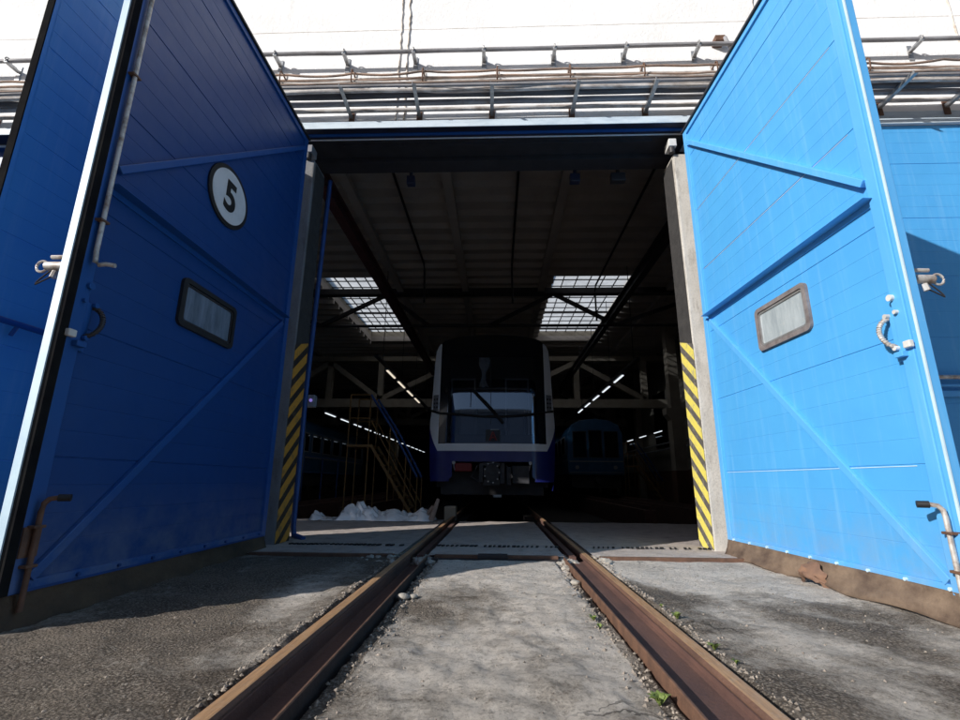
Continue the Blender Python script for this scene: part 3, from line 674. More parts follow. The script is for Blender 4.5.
# ------------------------------------------------------------------ gate leaves
LW, LH = 2.33, 4.585
def gate_leaf(loc, end, sg, paint, trim, label, mirror_side='inner', window=True, number=False, top_rod=False, inner=True, seal=False, socket=True, rodx=None):
    d = Vector((end[0]-loc[0], end[1]-loc[1])); rz = math.atan2(d.y, d.x)
    r = empty('gate_leaf', (loc[0], loc[1], 0), rz); tag(r, label, 'gate leaf', 'open leaves of the depot gates')
    P, T = M[paint], M[trim]
    z0 = .10
    def Y(a, b): return (min(sg*a, sg*b), max(sg*a, sg*b))
    def bx(mb, x0, x1, n0, n1, za, zb): y = Y(n0, n1); return mb.box(x0, x1, y[0], y[1], za, zb)
    # n = 0 inner sheet plane, n > 0 stands proud of it, outer sheet at n = -.07
    b = MB(); ribbed(b, .06, LW-.09, z0+.05, LH-.05, 0.0, sg); b.build('inner_panel', P, r, recalc=False)
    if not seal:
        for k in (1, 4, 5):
            b = MB(); z = .036+.7*k; bx(b, .10, LW-.2, .0, .003, z-.0075, z-.0035); b.build('seam_highlight', M['edge'], r)  # pale strips painting the sun highlight along the major seams
    b = MB(); ribbed(b, .02, LW-(.03 if seal else .02), z0+.02, LH-.02, -sg*.038, -sg); b.build('outer_panel', P, r, recalc=False)
    b = MB(); bx(b, .004, LW-.05, -.034, -.012, z0+.004, LH-.004); b.build('core', T, r)
    b = MB(); bx(b, 0, .07, -.033, .022, z0, LH); b.build('stile', T, r, bevel=.004)
    b = MB(); bx(b, LW-.125, LW-.0465, -.012, .026, z0, LH)
    b.build('stile', T, r, bevel=.004)
    b = MB(); bx(b, .071, LW-.126, -.033, .020, LH-.055, LH); b.build('top_rail', T, r, bevel=.004)
    b = MB(); bx(b, .071, LW-.126, -.012, .020, z0, z0+.05); b.build('bottom_rail', T, r, bevel=.004)
    b = MB(); bx(b, LW-.046, LW, -.036, .016, z0, LH)
    if seal:
        b.build('edge_member', M['rubber'] if socket else T, r)
        b = MB(); bx(b, LW-.0455, LW-.001, .0165, .030, z0, LH); b.build('seal_strip', M['matte_black'], r)
        b = MB(); bx(b, LW+.0005, LW+.008, -.036, .006, z0, LH); b.build('edge_cap', M['edge'] if socket else M['matte_black'], r)
    else:
        b.build('edge_member', M['blue_trim'] if paint == 'blue' else T, r, bevel=.004)
        b = MB(); bx(b, LW-.010, LW+.004, .0165, .024, z0, LH); b.build('edge_bead', M['edge'] if paint == 'blue' else T, r)
    if sg*0 == 0:      # top cap, dark when seen from below
        b = MB(); bx(b, -.01, LW+.01, -.055, .040, LH+.001, LH+.022); b.build('top_cap', M['dark_steel'] if not seal else M['rubber'], r)
    # braces
    b = MB(); b.bar((.10, sg*.022, 4.40), (2.20, sg*.022, 2.42), .044, .045, up=(0,0,1)); b.build('upper_brace', T, r, bevel=.003)
    b = MB(); bx(b, .09, 2.235, .001, .012, 2.262, 2.30); bx(b, .09, 2.235, .001, .085, 2.300, 2.304); b.build('mid_rail', T, r)
    b = MB(); b.bar((.12, sg*.014, 2.24), (2.19, sg*.014, .16), .026, .05, up=(0,0,1)); b.build('lower_brace', T, r, bevel=.003)
    if window:
        w0, w1, za, zb = .90, 1.545, 1.70, 2.065
        def rrect(x0, x1, a, c, rad, n=5):
            out = []
            for (cx, cz, st) in ((x1-rad, c-rad, 0), (x0+rad, c-rad, 90), (x0+rad, a+rad, 180), (x1-rad, a+rad, 270)):
                for k in range(n+1): t = R(st+90*k/n); out.append((cx+rad*math.cos(t), cz+rad*math.sin(t)))
            return out
        o1 = rrect(w0, w1, za, zb, .045); o2 = rrect(w0+.035, w1-.035, za+.035, zb-.035, .03); n = len(o1)
        b = MB(); y0, y1 = sg*.0, sg*.024
        b.v = [(p[0], y0, p[1]) for p in o1]+[(p[0], y1, p[1]) for p in o1]+[(p[0], y1, p[1]) for p in o2]+[(p[0], y0, p[1]) for p in o2]
        for k in range(n):
            k2 = (k+1) % n
            for a in (0, 1, 2): b.f.append((a*n+k, a*n+k2, (a+1)*n+k2, (a+1)*n+k)); b.mi.append(0)
        wf = b.build('window', M['rubber'] if seal else simple('weathered_window_rubber', (.24,.22,.22), (.12,.10,.10), 12, rough=.8), r)
        b = MB(); b.face([(p[0], sg*.008, p[1]) for p in o2]); b.build('pane', M['pane'] if not seal else M['pane_shade'], wf, recalc=False)
        b = MB()
        i1 = rrect(w0+.04, w1-.04, za+.04, zb-.04, .028); i2 = rrect(w0+.055, w1-.055, za+.055, zb-.055, .02)
        b.v = [(p[0], sg*.0085, p[1]) for p in i1]+[(p[0], sg*.016, p[1]) for p in i1]+[(p[0], sg*.016, p[1]) for p in i2]+[(p[0], sg*.0085, p[1]) for p in i2]
        for k in range(n):
            k2 = (k+1) % n
            for a in (0, 1, 2): b.f.append((a*n+k, a*n+k2, (a+1)*n+k2, (a+1)*n+k)); b.mi.append(0)
        b.build('pane_bead', M['metal'] if not seal else M['dark_steel'], wf)
    if number:
        cx, cz = 1.20, 2.955
        b = MB(); b.disc((cx, sg*.010, cz), (0,1,0), .262, .012, 56); pl_ = b.build('number_plate', M['black'], r)
        b = MB(); b.disc((cx, sg*.0185, cz), (0,1,0), .226, .004, 56); b.build('plate_face', M['white'], pl_)
        cu = bpy.data.curves.new('numeral_curve', 'FONT'); cu.body = '5'; cu.size = .36; cu.align_x = 'CENTER'; cu.align_y = 'CENTER'; cu.extrude = .001; cu.offset = .012
        to = bpy.data.objects.new('tmp', cu); COL.objects.link(to); dg_ = bpy.context.evaluated_depsgraph_get()
        me = bpy.data.meshes.new_from_object(to.evaluated_get(dg_)); bpy.data.objects.remove(to)
        xs_ = [v.co.x for v in me.vertices]; zs_ = [v.co.y for v in me.vertices]; mx = (min(xs_)+max(xs_))/2; mz = (min(zs_)+max(zs_))/2
        for v in me.vertices: v.co = Vector((cx - sg*(v.co.x-mx)*.92, sg*.0225 + sg*v.co.z*.5, cz+(v.co.y-mz)*1.0))
        me.materials.clear(); me.materials.append(M['black']); no = bpy.data.objects.new('numeral', me); COL.objects.link(no); no.parent = pl_
    # hand grip twisted from rebar on lock plate
    hx = 2.19
    b = MB(); bx(b, hx-.02, hx+.075, .001, .022, 1.30, 1.58); b.build('lock_plate', T, r, bevel=.003)
    b = MB(); bx(b, hx+.005, hx+.06, .022, .06, 1.315, 1.345); b.build('lock_box', T, r, bevel=.003)
    b = MB(); pts = []; NN = 26
    for k in range(NN+1):
        t = k/NN; z = 1.555-.17*t; off = .055*math.sin(math.pi*t)**.5
        pts.append((hx-.022-off*.45 + (t*.02), sg*(.024+off), z))
    b.tube(pts, .011, 8)
    for k in range(1, NN, 2):       # twist ridges
        p = Vector(pts[k]); q = Vector(pts[k+1]); b.tube([p-(q-p)*.15, p+(q-p)*.5], .0145, 8)
    b.build('handle', M['worn'] if not seal else M['dark_steel'], r, smooth=True)
    for (px_, pz_, pr_) in ((.03,1.665,.019),(.045,1.575,.012),(-.022,1.57,.014),(0,1.375,.014)):
        b = MB(); b.disc((hx+px_, sg*.03, pz_), (0,1,0), pr_, .03, 14); b.build('bolt', M['white_lug'] if not seal else T, r, smooth=True)
    b = MB(); bx(b, LW-.075, LW-.03, .027, .055, 1.355, 1.395); b.build('lug', M['white_lug'], r, bevel=.006)
    # socket on the outer side
    if socket:
        b = MB(); zc = 1.76; y = -sg*.215; X = LW-.06
        b.tube([(X, -sg*.08, zc+.055), (X, -sg*.17, zc+.055)], .012, 8); b.tube([(X, -sg*.075, zc), (X, -sg*.185, zc)], .026, 12)
        b.tube([(X, y+.032*math.cos(2*math.pi*k/16), zc+.032*math.sin(2*math.pi*k/16)) for k in range(17)], .007, 6)
        b.tube([(X, -sg*.13, zc-.03), (X+.005, -sg*.135, zc-.07)], .016, 8)
        sk = b.build('lock_socket', M['worn'], r, smooth=True)
        b = MB(); b.tube([(X+.01, -sg*(.13+.09*math.sin(t)), zc-.06-.05*math.sin(t)+(.0 if t < 1.6 else .03*(t-1.6))) for t in [k*.25 for k in range(13)]], .004, 6); b.build('chain', M['dark_steel'], sk)
    # bolts and rods
    def rod(name, pts, mat, cl):
        b = MB(); b.tube(pts, .0125, 10); o = b.build(name, mat, r, smooth=True)
        for zc in cl: b = MB(); b.box(pts[0][0]-.028, pts[0][0]+.028, min(sg*.02, sg*.066), max(sg*.02, sg*.066), zc-.007, zc+.007); b.build('clip', M['rust'], o, bevel=.003)
    rx = rodx or LW-.085
    if top_rod: rod('bolt_rod', [(rx, sg*.048, LH-.02), (rx, sg*.048, 1.86), (rx-.002, sg*.053, 1.80), (rx-.01, sg*.068, 1.785), (rx-.02, sg*.10, 1.795), (rx-.03, sg*.145, 1.79)], M['worn'], (2.05, 3.05, 3.9))
    rod('bolt_rod', [(rx-.01, sg*.05, .02), (rx-.01, sg*.05, .47), (rx-.012, sg*.056, .51), (rx-.02, sg*.07, .53), (rx-.035, sg*.095, .535), (rx-.05, sg*.115, .535)], M['rust'] if seal else M['worn'], (.22, .40))
    b = MB(); b.tube([(rx-.035, sg*.098, .535), (rx-.06, sg*.14, .535)], .018, 10); b.build('rod_grip', M['rubber'], r, smooth=True)
    b = MB(); bx(b, rx-.05, rx+.035, .026, .034, .26, .40); b.build('rod_plate', M['rust'] if seal else M['blue_trim'], r)
    # skirt of old belting with its clamping tabs
    b = MB(); nx_ = 70; rows_ = 9
    for j in range(rows_):
        t = j/(rows_-1)
        for i in range(nx_+1):
            x = LW*i/nx_ * 1.0 + .01
            wv = .018*math.sin(x*5.2+sg)+.014*fbm(x, t, 2.0, 4+sg)+.01*fbm(x, t, 8, 2)
            b.v.append((x, sg*(.014+(.045 if sg > 0 else .065)*t**1.4+wv*t), .118-t*((.185 if sg > 0 else .145)+.010*math.sin(x*9))))
    for j in range(rows_-1):
        for i in range(nx_): a = j*(nx_+1)+i; b.f.append((a, a+1, a+nx_+2, a+nx_+1)); b.mi.append(0)
    sk = b.build('skirt', M['skirt'] if not seal else M['skirt_shaded'], r, smooth=True, recalc=False); so = sk.modifiers.new('thick', 'SOLIDIFY'); so.thickness = .012
    b = MB()
    for k in range(9): x = .12+k*.26; b.disc((x, sg*.026, .128), (0,1,0), .010, .014, 8)
    bx(b, .03, LW-.05, .0205, .0225, .098, .112)
    b.build('clamp_bolt', M['edge'] if not seal else M['stair_blue'], r)
    # hinges
    b = MB()
    for z in (.45, 2.3, 4.15): b.disc((-.015, -sg*.03, z), (0,0,1), .022, .16, 12)
    b.build('hinge', M['dark_steel'] if seal else M['blue_trim'], r, smooth=True)
    return r
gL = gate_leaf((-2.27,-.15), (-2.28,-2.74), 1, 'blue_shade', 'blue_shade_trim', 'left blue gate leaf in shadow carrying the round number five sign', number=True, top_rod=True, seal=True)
gL.scale = (1.11, 1, 1)
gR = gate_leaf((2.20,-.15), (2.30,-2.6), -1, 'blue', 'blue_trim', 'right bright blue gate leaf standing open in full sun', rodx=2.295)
gN = gate_leaf((-3.02,-.13), (-3.14,-2.46), -1, 'blue', 'blue_trim', 'blue shaded gate leaf of the next gateway at the far left edge', seal=True, socket=False)
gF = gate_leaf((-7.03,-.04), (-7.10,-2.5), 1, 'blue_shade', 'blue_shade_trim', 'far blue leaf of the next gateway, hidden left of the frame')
gF.scale = (1, 1, 1.03)
# tube bar on the outer face of the neighbour leaf
b = MB(); b.tube([(.1, .11, 1.57), (2.25, .11, 1.57)], .020)
for x in (.4, 1.3, 2.1): b.tube([(x, .07, 1.50), (x, .11, 1.57)], .012, 8)
b.build('hand_bar', M['blue_shade_trim'], gN, smooth=True)
# torn lump of belting on the right leaf skirt
b = MB()
for j in range(9):
    for i in range(13):
        u = i/12; v = j/8
        b.v.append((1.12+.24*u+.03*fbm(u*3, v*3, 1, 8), -(.065+.09*math.sin(v*math.pi*.8)*math.sin(u*math.pi)+.02*fbm(u*4, v*4, 1, 3)), .06-.11*v+.05*math.sin(u*math.pi)+.02*fbm(u*5, v*5, 1.3, 6)))
for j in range(8):
    for i in range(12): a = j*13+i; b.f.append((a, a+1, a+14, a+13)); b.mi.append(0)
o = b.build('torn_flap', simple('rusty_brown_flap', (.24,.135,.085), (.12,.07,.05), 9, rough=.8), gR, smooth=True, recalc=False)

# ------------------------------------------------------------------ pipes on the facade
def wavy(x0, x1, y, z, amp=.0, st=.25, seed=0, sag=0, step=.9):
    pts = []; x = x0
    while x <= x1:
        ph = ((x+1.8) % step)/step
        pts.append((x, y+amp*.4*fbm(x, seed, .9, seed+3), z+amp*fbm(x, seed, .6, seed)-sag*4*ph*(1-ph)*(.6+.4*math.sin(seed+x)))); x += st
    return pts
PX0, PX1 = -9, 9
def pipe(y, z, r, mat, label, amp=0, seed=0, sag=0, cat='pipe'):
    b = MB(); b.tube(wavy(PX0, PX1, y, z, amp, .12, seed, sag), r, 9); single('wall_pipe' if cat == 'pipe' else 'cable', b, M[mat], label, cat, 'services running along the facade above the gate', smooth=True)
pipe(-.16, 5.86, .026, 'pipe_grey', 'topmost thin grey pipe held in clips on the white wall', .008, 1)
pipe(-.055, 5.55, .018, 'pipe_light', 'pale pipe along the wall under the clipped grey pipe', .012, 2)
pipe(-.10, 5.60, .014, 'pipe_rust', 'rust brown sagging cable in the middle of the facade services', .03, 3, .04, 'cable')
pipe(-.09, 5.52, .013, 'pipe_rust', 'second rust brown cable below the first one', .03, 4, .03, 'cable')
pipe(-.10, 5.47, .015, 'pipe_light', 'pale cable under the two rusty ones', .02, 5, .03, 'cable')
for k, (y, r, mt, lab) in enumerate(((-.065,.026,'pipe_light','pale pipe nearest the wall on the bracket arms'), (-.175,.034,'pipe_grey','grey pipe second from the wall on the bracket arms'),
        (-.285,.040,'pipe_dark','thick dark pipe in the middle of the bracket arms'), (-.365,.024,'pipe_light','thin pale pipe beyond the thick dark one'),
        (-.445,.018,'pipe_grey','grey pipe near the outer end of the bracket arms'), (-.495,.011,'pipe_rust','rusty pipe at the outer tip of the bracket arms'))):
    pipe(y, 5.045+r, r, mt, lab, .012, 20+k)
pipe(-.31, 5.14, .016, 'pipe_grey', 'loose dark cable lying over the thick pipes', .05, 31, .02, 'cable')
pipe(-.24, 5.16, .013, 'black', 'black cable snaking over the thick pipes', .06, 37, .02, 'cable')
pipe(-.38, 5.12, .014, 'pipe_light', 'pale cable lying loosely over the outer pipes', .06, 41, .02, 'cable')
cp = None
k = 0
ordx = {}
def side_word(x): return 'left' if x < -.3 else ('right' if x > .5 else 'centre')
xs_ = [-8.0+.885*k for k in range(19)]
for k, x in enumerate(xs_):
    x = -1.912 + .88*(k-7)
    if cp is None:
        cp = empty('pipe_clip', (0,0,0)); b = MB(); b.box(-.022,.022,-.19,-.004,-.045,-.012); b.box(-.03,.03,-.012,-.003,-.16,.06); b.build('bracket', M['metal'], cp, bevel=.003)
        b = MB(); pts = [(0, .040*math.cos(a), .040*math.sin(a)) for a in [i*math.pi/6 for i in range(13)]]; b.tube(pts, .009, 6); s_ = b.build('saddle', M['metal'], cp, loc=(0,-.16,0)); o = cp
    else: o = copy_tree(cp)
    o.location = (x, 0, 5.86); tag(o, 'steel pipe clip holding the topmost grey pipe to the white wall', 'clip', 'pipe clips along the topmost grey pipe')
arm = None
for k, x in enumerate([-7.3,-6.4,-5.5,-4.6,-3.68,-2.74,-1.80,-.95,-.05,.93,1.82,2.72,3.62,4.60,5.38,6.3,7.2,8.1]):
    if arm is None:
        arm = empty('bracket_arm', (0,0,0)); b = MB(); b.prism([(-.022,-.0),(.022,-.0),(.022,.006),(-.016,.006),(-.016,.042),(-.022,.042)], 'y', -.52, -.004); b.build('angle_bar', M['metal'], arm)
        b = MB(); b.box(-.035,.035,-.014,-.002,-.09,.10); b.build('wall_plate', M['rust'], arm); o = arm
    else: o = copy_tree(arm)
    o.location = (x, 0, 5.0); o.rotation_euler = (R(random.uniform(-1.5,1.5)), 0, R(random.uniform(-2,2)))
    tag(o, 'galvanised angle bracket arm sticking out of the white wall under the thick pipes', 'bracket', 'bracket arms under the facade pipes')
hk = None
for k in range(12):
    x = -5.4+.9*k+random.uniform(-.02,.02)
    if hk is None:
        hk = empty('cable_hook', (0,0,0)); b = MB(); b.tube([(0,-.004,.03),(0,-.13,.03),(0,-.15,0),(0,-.14,-.14),(0,-.05,-.17)], .010, 7); b.build('hook', M['rust'], hk)
        b = MB(); b.box(-.02,.02,-.01,-.002,-.02,.08); b.build('plate', M['pipe_light'], hk); o = hk
    else: o = copy_tree(hk)
    o.location = (x, 0, 5.60); tag(o, 'rusty hook holding the brown cables against the white wall', 'hook', 'hooks along the brown cables')
jb = empty('junction_box', (4.05, 0, 5.42)); tag(jb, 'pale square junction box on the wall right of the sunlit gate leaf', 'junction box')
b = MB(); b.box(-.13,.13,-.10,-.002,-.10,.12); b.build('casing', M['white_lug'], jb, bevel=.01)
b = MB(); b.tube([(-.1,-.06,-.1),(-.16,-.08,-.2),(-.3,-.09,-.22)], .012); b.build('lead', M['pipe_light'], jb)
jb = empty('wall_fitting', (2.86, 0, 5.70)); tag(jb, 'small rusty fitting with a pale box at the top corner of the right leaf', 'fitting')
b = MB(); b.box(-.08,.10,-.09,-.002,-.30,-.08); b.build('casing', M['worn'], jb, bevel=.01)
b = MB(); b.tube([(-.02,-.12,.30),(0,-.14,.18),(.03,-.13,.12)], .022, 8); b.disc((.05,-.12,.15),(1,0,0),.05,.02,12); b.build('knob', M['pipe_grey'], jb)
jb = empty('roof_bracket', (2.83, 0, 6.02)); tag(jb, 'rusty stub sticking out of the white wall near the top of the right leaf', 'bracket')
b = MB(); b.box(-.10,.02,-.12,-.002,-.05,.02); b.build('stub', M['rust'], jb)
jb = empty('wall_lamp_bracket', (-5.52, 0, 4.95)); tag(jb, 'small dark bracket on the white wall at the far left edge', 'bracket')
b = MB(); b.tube([(0,-.01,.62),(.1,-.22,.60),(.2,-.30,.62)], .022); b.tube([(0,-.01,.50),(.12,-.2,.50)], .018); b.build('arm', M['black'], jb)

# ------------------------------------------------------------------ main train
TX, TY = -.10, 5.3
train = empty('metro_train', (TX, TY, 0)); tag(train, 'modern metro train with black windscreen, white corner pillars and blue nose', 'train')
def hw(z):      # half width of the body at height z
    tab = [(.44,1.27),(.7,1.315),(1.16,1.345),(1.7,1.37),(2.34,1.335),(3.2,1.305),(3.52,1.275),(3.68,1.215),(3.79,1.08),(3.88,.80),(3.93,.35),(3.945,.0)]
    for (a, wa), (b_, wb) in zip(tab, tab[1:]):
        if a <= z <= b_: return wa+(wb-wa)*(z-a)/(b_-a)
    return tab[0][1] if z < .44 else 0
def fy(x, z):   # front surface depth, local y
    t = max(0, z-1.35)*.096
    if z > 3.3: t += .35*(z-3.3)**2
    return t + .15*(abs(x)/1.33)**7 + (.0 if z > 1.3 else -.02*(1.3-z))
def patch(name, xl, xr, z0, z1, mat, parent, off=0, nx=24, nz=24, uv=False):
    b = MB()
    for j in range(nz+1):
        z = z0+(z1-z0)*j/nz; a = xl(z) if callable(xl) else xl; c = xr(z) if callable(xr) else xr
        for i in range(nx+1): x = a+(c-a)*i/nx; b.v.append((x, fy(x, z)-off, z))
    for j in range(nz):
        for i in range(nx): a = j*(nx+1)+i; b.f.append((a, a+1, a+nx+2, a+nx+1)); b.mi.append(0)
    return b.build(name, mat, parent, smooth=True, recalc=False)
# body shell: rings from the front edge to the rear
def ring(): 
    out = []
    for z in [.44,.7,.95,1.16,1.4,1.7,2.0,2.34,2.7,3.2,3.38,3.52,3.60,3.68,3.74,3.79,3.835,3.88,3.905,3.93,3.945]: out.append((hw(z), z))
    return out + [(-x, z) for x, z in reversed(out[:-1])]
rg = ring(); b = MB(); n = len(rg)
for (y, sc) in ((0, 1), (.25, 1.0), (1.2, 1.0), (19, 1.0)):
    for (x, z) in rg:
        yy = fy(x, z)+.006 if y == 0 else max(y, fy(x, z)+y*.5)
        b.v.append((x*sc, yy, z))
for k in range(3):
    for i in range(n-1):
        z = (rg[i][1]+rg[i+1][1])/2; b.cur = 0 if z < 1.25 else (2 if z > 3.3 else 1); b.f.append((k*n+i, k*n+i+1, (k+1)*n+i+1, (k+1)*n+i)); b.mi.append(b.cur)
b.build('body', [M['train_blue'], M['train_white'], M['train_grey']], train, smooth=True)
IN = 1.155
ws = patch('windscreen', -IN+.02, IN-.02, 1.405, 3.34, M['windscreen'], train, .004, 32, 24)
patch('roof_cowl', lambda z: -min(IN+.0, hw(z)), lambda z: min(IN, hw(z)), 3.34, 3.94, M['train_black'], train, .002, 24, 16)
for s in (-1, 1):
    def inn(z, s=s): return s*IN
    def out(z, s=s):
        w = hw(z)
        if z < 1.85: w = min(w, IN+.215*(1-((1.85-z)/.62)**1.7))
        return s*max(IN+.001, w)
    q = patch('corner_pillar', (inn if s > 0 else out), (out if s > 0 else inn), 1.25, 3.70, M['train_white'], train, .010, 6, 40)
    patch('windscreen_edge', ((lambda z: IN-.15-.04*(z-1.4)) if s > 0 else s*IN), (s*IN if s > 0 else (lambda z: -(IN-.15-.04*(z-1.4)))), 1.40, 3.7, M['train_black'], train, .012, 2, 20)
    # lamp cluster on the pillar
    hl = patch('headlight', min(s*(IN+.03), s*(IN+.15)), max(s*(IN+.03), s*(IN+.15)), 2.12, 2.48, M['light_grey'], train, .016, 4, 8)
    b = MB()
    for zz in (2.2, 2.29, 2.38): 
        for dx in (.06, .12): b.disc((s*(IN+dx), fy(s*(IN+dx), zz)-.02, zz), (0,1,0), .022, .012, 12)
    b.build('lamp', M['black'], hl)
b = patch('lower_band', -IN, IN, 1.25, 1.405, M['train_white'], train, .010, 32, 4)
# corner fill between band and pillars belongs to the blue nose
patch('nose', lambda z: -hw(z), lambda z: hw(z), 1.06, 1.75, M['train_blue'], train, .0, 40, 10) if False else None
patch('nose', lambda z: -hw(z), lambda z: hw(z), 1.03, 1.26, M['train_blue'], train, .002, 40, 6)
for s in (-1, 1):
    f1 = (lambda z, s=s: s*(.84+.06*(z<.7)+.0)); f2 = (lambda z, s=s: s*hw(z))
    patch('nose_cheek', f1 if s > 0 else f2, f2 if s > 0 else f1, .62, 1.03, M['train_blue'], train, .002, 12, 8)
    patch('nose_corner', min(s*IN, s*1.2) if s > 0 else (lambda z: -hw(z)), (lambda z: hw(z)) if s > 0 else -IN, 1.26, 1.8, M['train_blue'], train, .002, 6, 10)
# inside of the cab
b = MB(); b.box(-1.2, 1.2, .9, 1.0, 1.3, 3.6); b.build('cab_bulkhead', M['train_grey'], train)
b = MB(); b.box(-1.1, 1.1, .25, .75, 1.35, 1.62); b.build('control_desk', M['train_black'], train, bevel=.03)
b = MB(); b.box(-.75,-.35,.55,.7,1.5,2.3); b.box(.35,.75,.55,.7,1.5,2.3); b.build('cab_seat', M['light_grey'], train, bevel=.05)
for x0, x1 in ((-.98,-.40),(.30,.86)):
    b = MB(); t = .035
    b.box(x0, x0+t, .86, .89, 1.6, 3.0); b.box(x1-t, x1, .86, .89, 1.6, 3.0); b.box(x0+t, x1-t, .86, .89, 3.0-t, 3.0); b.build('door_frame', M['white'], train)
b = MB(); b.box(-.01+.18-.2,.02+.16-.2, .04, .05, 1.4, 3.3); b.build('pole_reflection', M['black'], train)  # dark bar modelled in place of a pole's reflection in the glass
# letter sign behind the glass: dark panel with red letter
sg_ = empty('letter_sign', (.02, .0, 0)); sg_.parent = train
y_ = fy(0, 1.55)-.012
b = MB(); b.box(-.155,.155, y_-.002, y_+.002, 1.42, 1.70); b.build('panel', M['train_black'], sg_)
b = MB(); b.box(-.05,.13, y_-.004, y_-.0025, 1.695, 1.707); b.build('top_strip', M['white'], sg_)
b = MB()
b.prism([(-.085,1.47),(-.02,1.655),(.012,1.655),(-.05,1.47)], 'y', y_-.006, y_-.0025); b.prism([(.085,1.47),(.02,1.655),(-.0105,1.655),(.05,1.47)], 'y', y_-.0062, y_-.0028); b.box(-.04,.04,y_-.0064,y_-.003,1.52,1.55)
b.build('letter', M['red'], sg_)
# wiper
def fp(x, z, off=.02): return (x, fy(x, z)-off, z)
b = MB(); b.tube([fp(-.46,2.60,.03), fp(-.2,2.32,.05), fp(.10,2.0,.05), fp(.20,1.88,.03)], .017, 6); b.tube([fp(-.42,2.60,.03), fp(-.1,2.28,.06), fp(.17,1.97,.04)], .013, 6)
b.build('wiper_arm', M['black'], train)
b = MB(); b.tube([fp(.10,2.02,.03), fp(.24,1.84,.03)], .034, 8); b.build('wiper_hub', M['black'], train)
b = MB(); b.tube([fp(-.52,2.66), fp(-.46,2.60), fp(-.47,2.2)], .008, 6); b.build('wiper_blade', M['black'], train)
b = MB(); b.tube([fp(-1.34,2.13,.02), fp(-1.15,2.06,.03), fp(-.75,2.03,.035), fp(-.2,1.99,.035), fp(.3,1.99,.035), fp(.75,2.02,.035), fp(1.0,2.06,.03), fp(1.33,2.12,.02)], .026, 8); b.build('strap', M['black'], train, smooth=True)
for s in (-1, 1):
    b = MB(); b.tube([(s*1.02, fy(1,2.5)-.01, 2.62), (s*.95, fy(1,2.5)+.1, 2.4), (s*.93, .2, 2.1), (s*1.0,.2,1.7)], .05, 8); b.build('cab_post', M['black'], train)
# cloudy film hanging in the upper windscreen
b = MB()
for j in range(15):
    for i in range(7): u = i/6-.5; v = j/14; b.v.append((-.18+.17*u*(1+.5*math.sin(v*7))+.03*fbm(v*4, 0, 1, 2), .34+.04*fbm(u*4, v*6, 1, 5), 3.45-.75*v+.03*fbm(u*3, v*3, 1, 1)))
for j in range(14):
    for i in range(6): a = j*7+i; b.f.append((a, a+1, a+8, a+7)); b.mi.append(0)
b.build('protective_film', M['tarp'], train, recalc=False)
# coupler and underframe
b = MB(); b.tube([(0,.5,.80),(0,-.18,.80)], .10, 14); b.disc((0,-.20,.80),(0,1,0),.17,.08,20); b.build('coupler', M['train_grey'], train, smooth=True)
b = MB()
for a in range(10): t = a*.628; b.disc((.125*math.cos(t), -.25, .80+.16*math.sin(t)), (0,1,0), .016, .05, 8)
b.disc((0,-.26,.80),(0,1,0),.05,.05,14); b.disc((0,-.26,.98),(0,1,0),.025,.05,10); b.box(-.16,.16,-.22,-.16,.55,.66); b.box(-.2,.2,-.2,-.1,.94,1.0)
b.build('coupler_face', M['train_grey'], train)
for s in (-1, 1): b = MB(); b.tube([(s*.3,-.1,.95),(s*.43,-.12,.71),(s*.21,-.14,.6)], .02); b.build('brake_hose', M['train_grey'], train)
for a in range(9): t = a*.7; b = MB(); b.disc((.15*math.cos(t), -.29, .80+.20*math.sin(t)), (0,1,0), .017, .04, 8); b.build('coupler_bolt', M['metal'], train)
b = MB(); b.box(-.26,-.18,-.22,.1,.62,.98); b.build('coupler_gear', M['train_grey'], train)
b = MB(); b.box(.17,.26,-.2,.1,.58,1.0); b.build('coupler_gear', M['train_grey'], train)
b = MB(); b.box(-.78,-.42,-.05,.3,.82,1.00); b.build('red_cover', M['red'], train, bevel=.02)
b = MB(); b.box(.30,.40,-.12,.2,.55,.92); b.box(.42,.78,-.04,.3,.58,.95); b.build('equipment_case', M['train_grey'], train, bevel=.015)
for s in (-1, 1):
    b = MB(); b.disc((s*.80, -.06, 1.0), (0,1,0), .035, .06, 14); b.tube([(s*.80,-.05,.96),(s*.78,-.05,.85)], .012, 6); b.build('air_tap', M['metal'], train)
b = MB(); b.box(-1.2, 1.2, .35, 18.8, .50, .85); b.box(-1.1,1.1,.3,.5,.35,.6); b.build('underframe', M['dark_steel'], train)
for yb in (2.2, 4.3, 14.5, 16.6):
    for s in (-1, 1):
        b = MB(); b.disc((s*.80, yb, .40), (1,0,0), .39, .12, 28); b.build('wheel', M['train_grey'], train)
b = MB(); b.box(-1.15,-.92,1.4,5.1,.3,.6); b.box(.92,1.15,1.4,5.1,.3,.6); b.build('bogie_frame', M['dark_steel'], train)

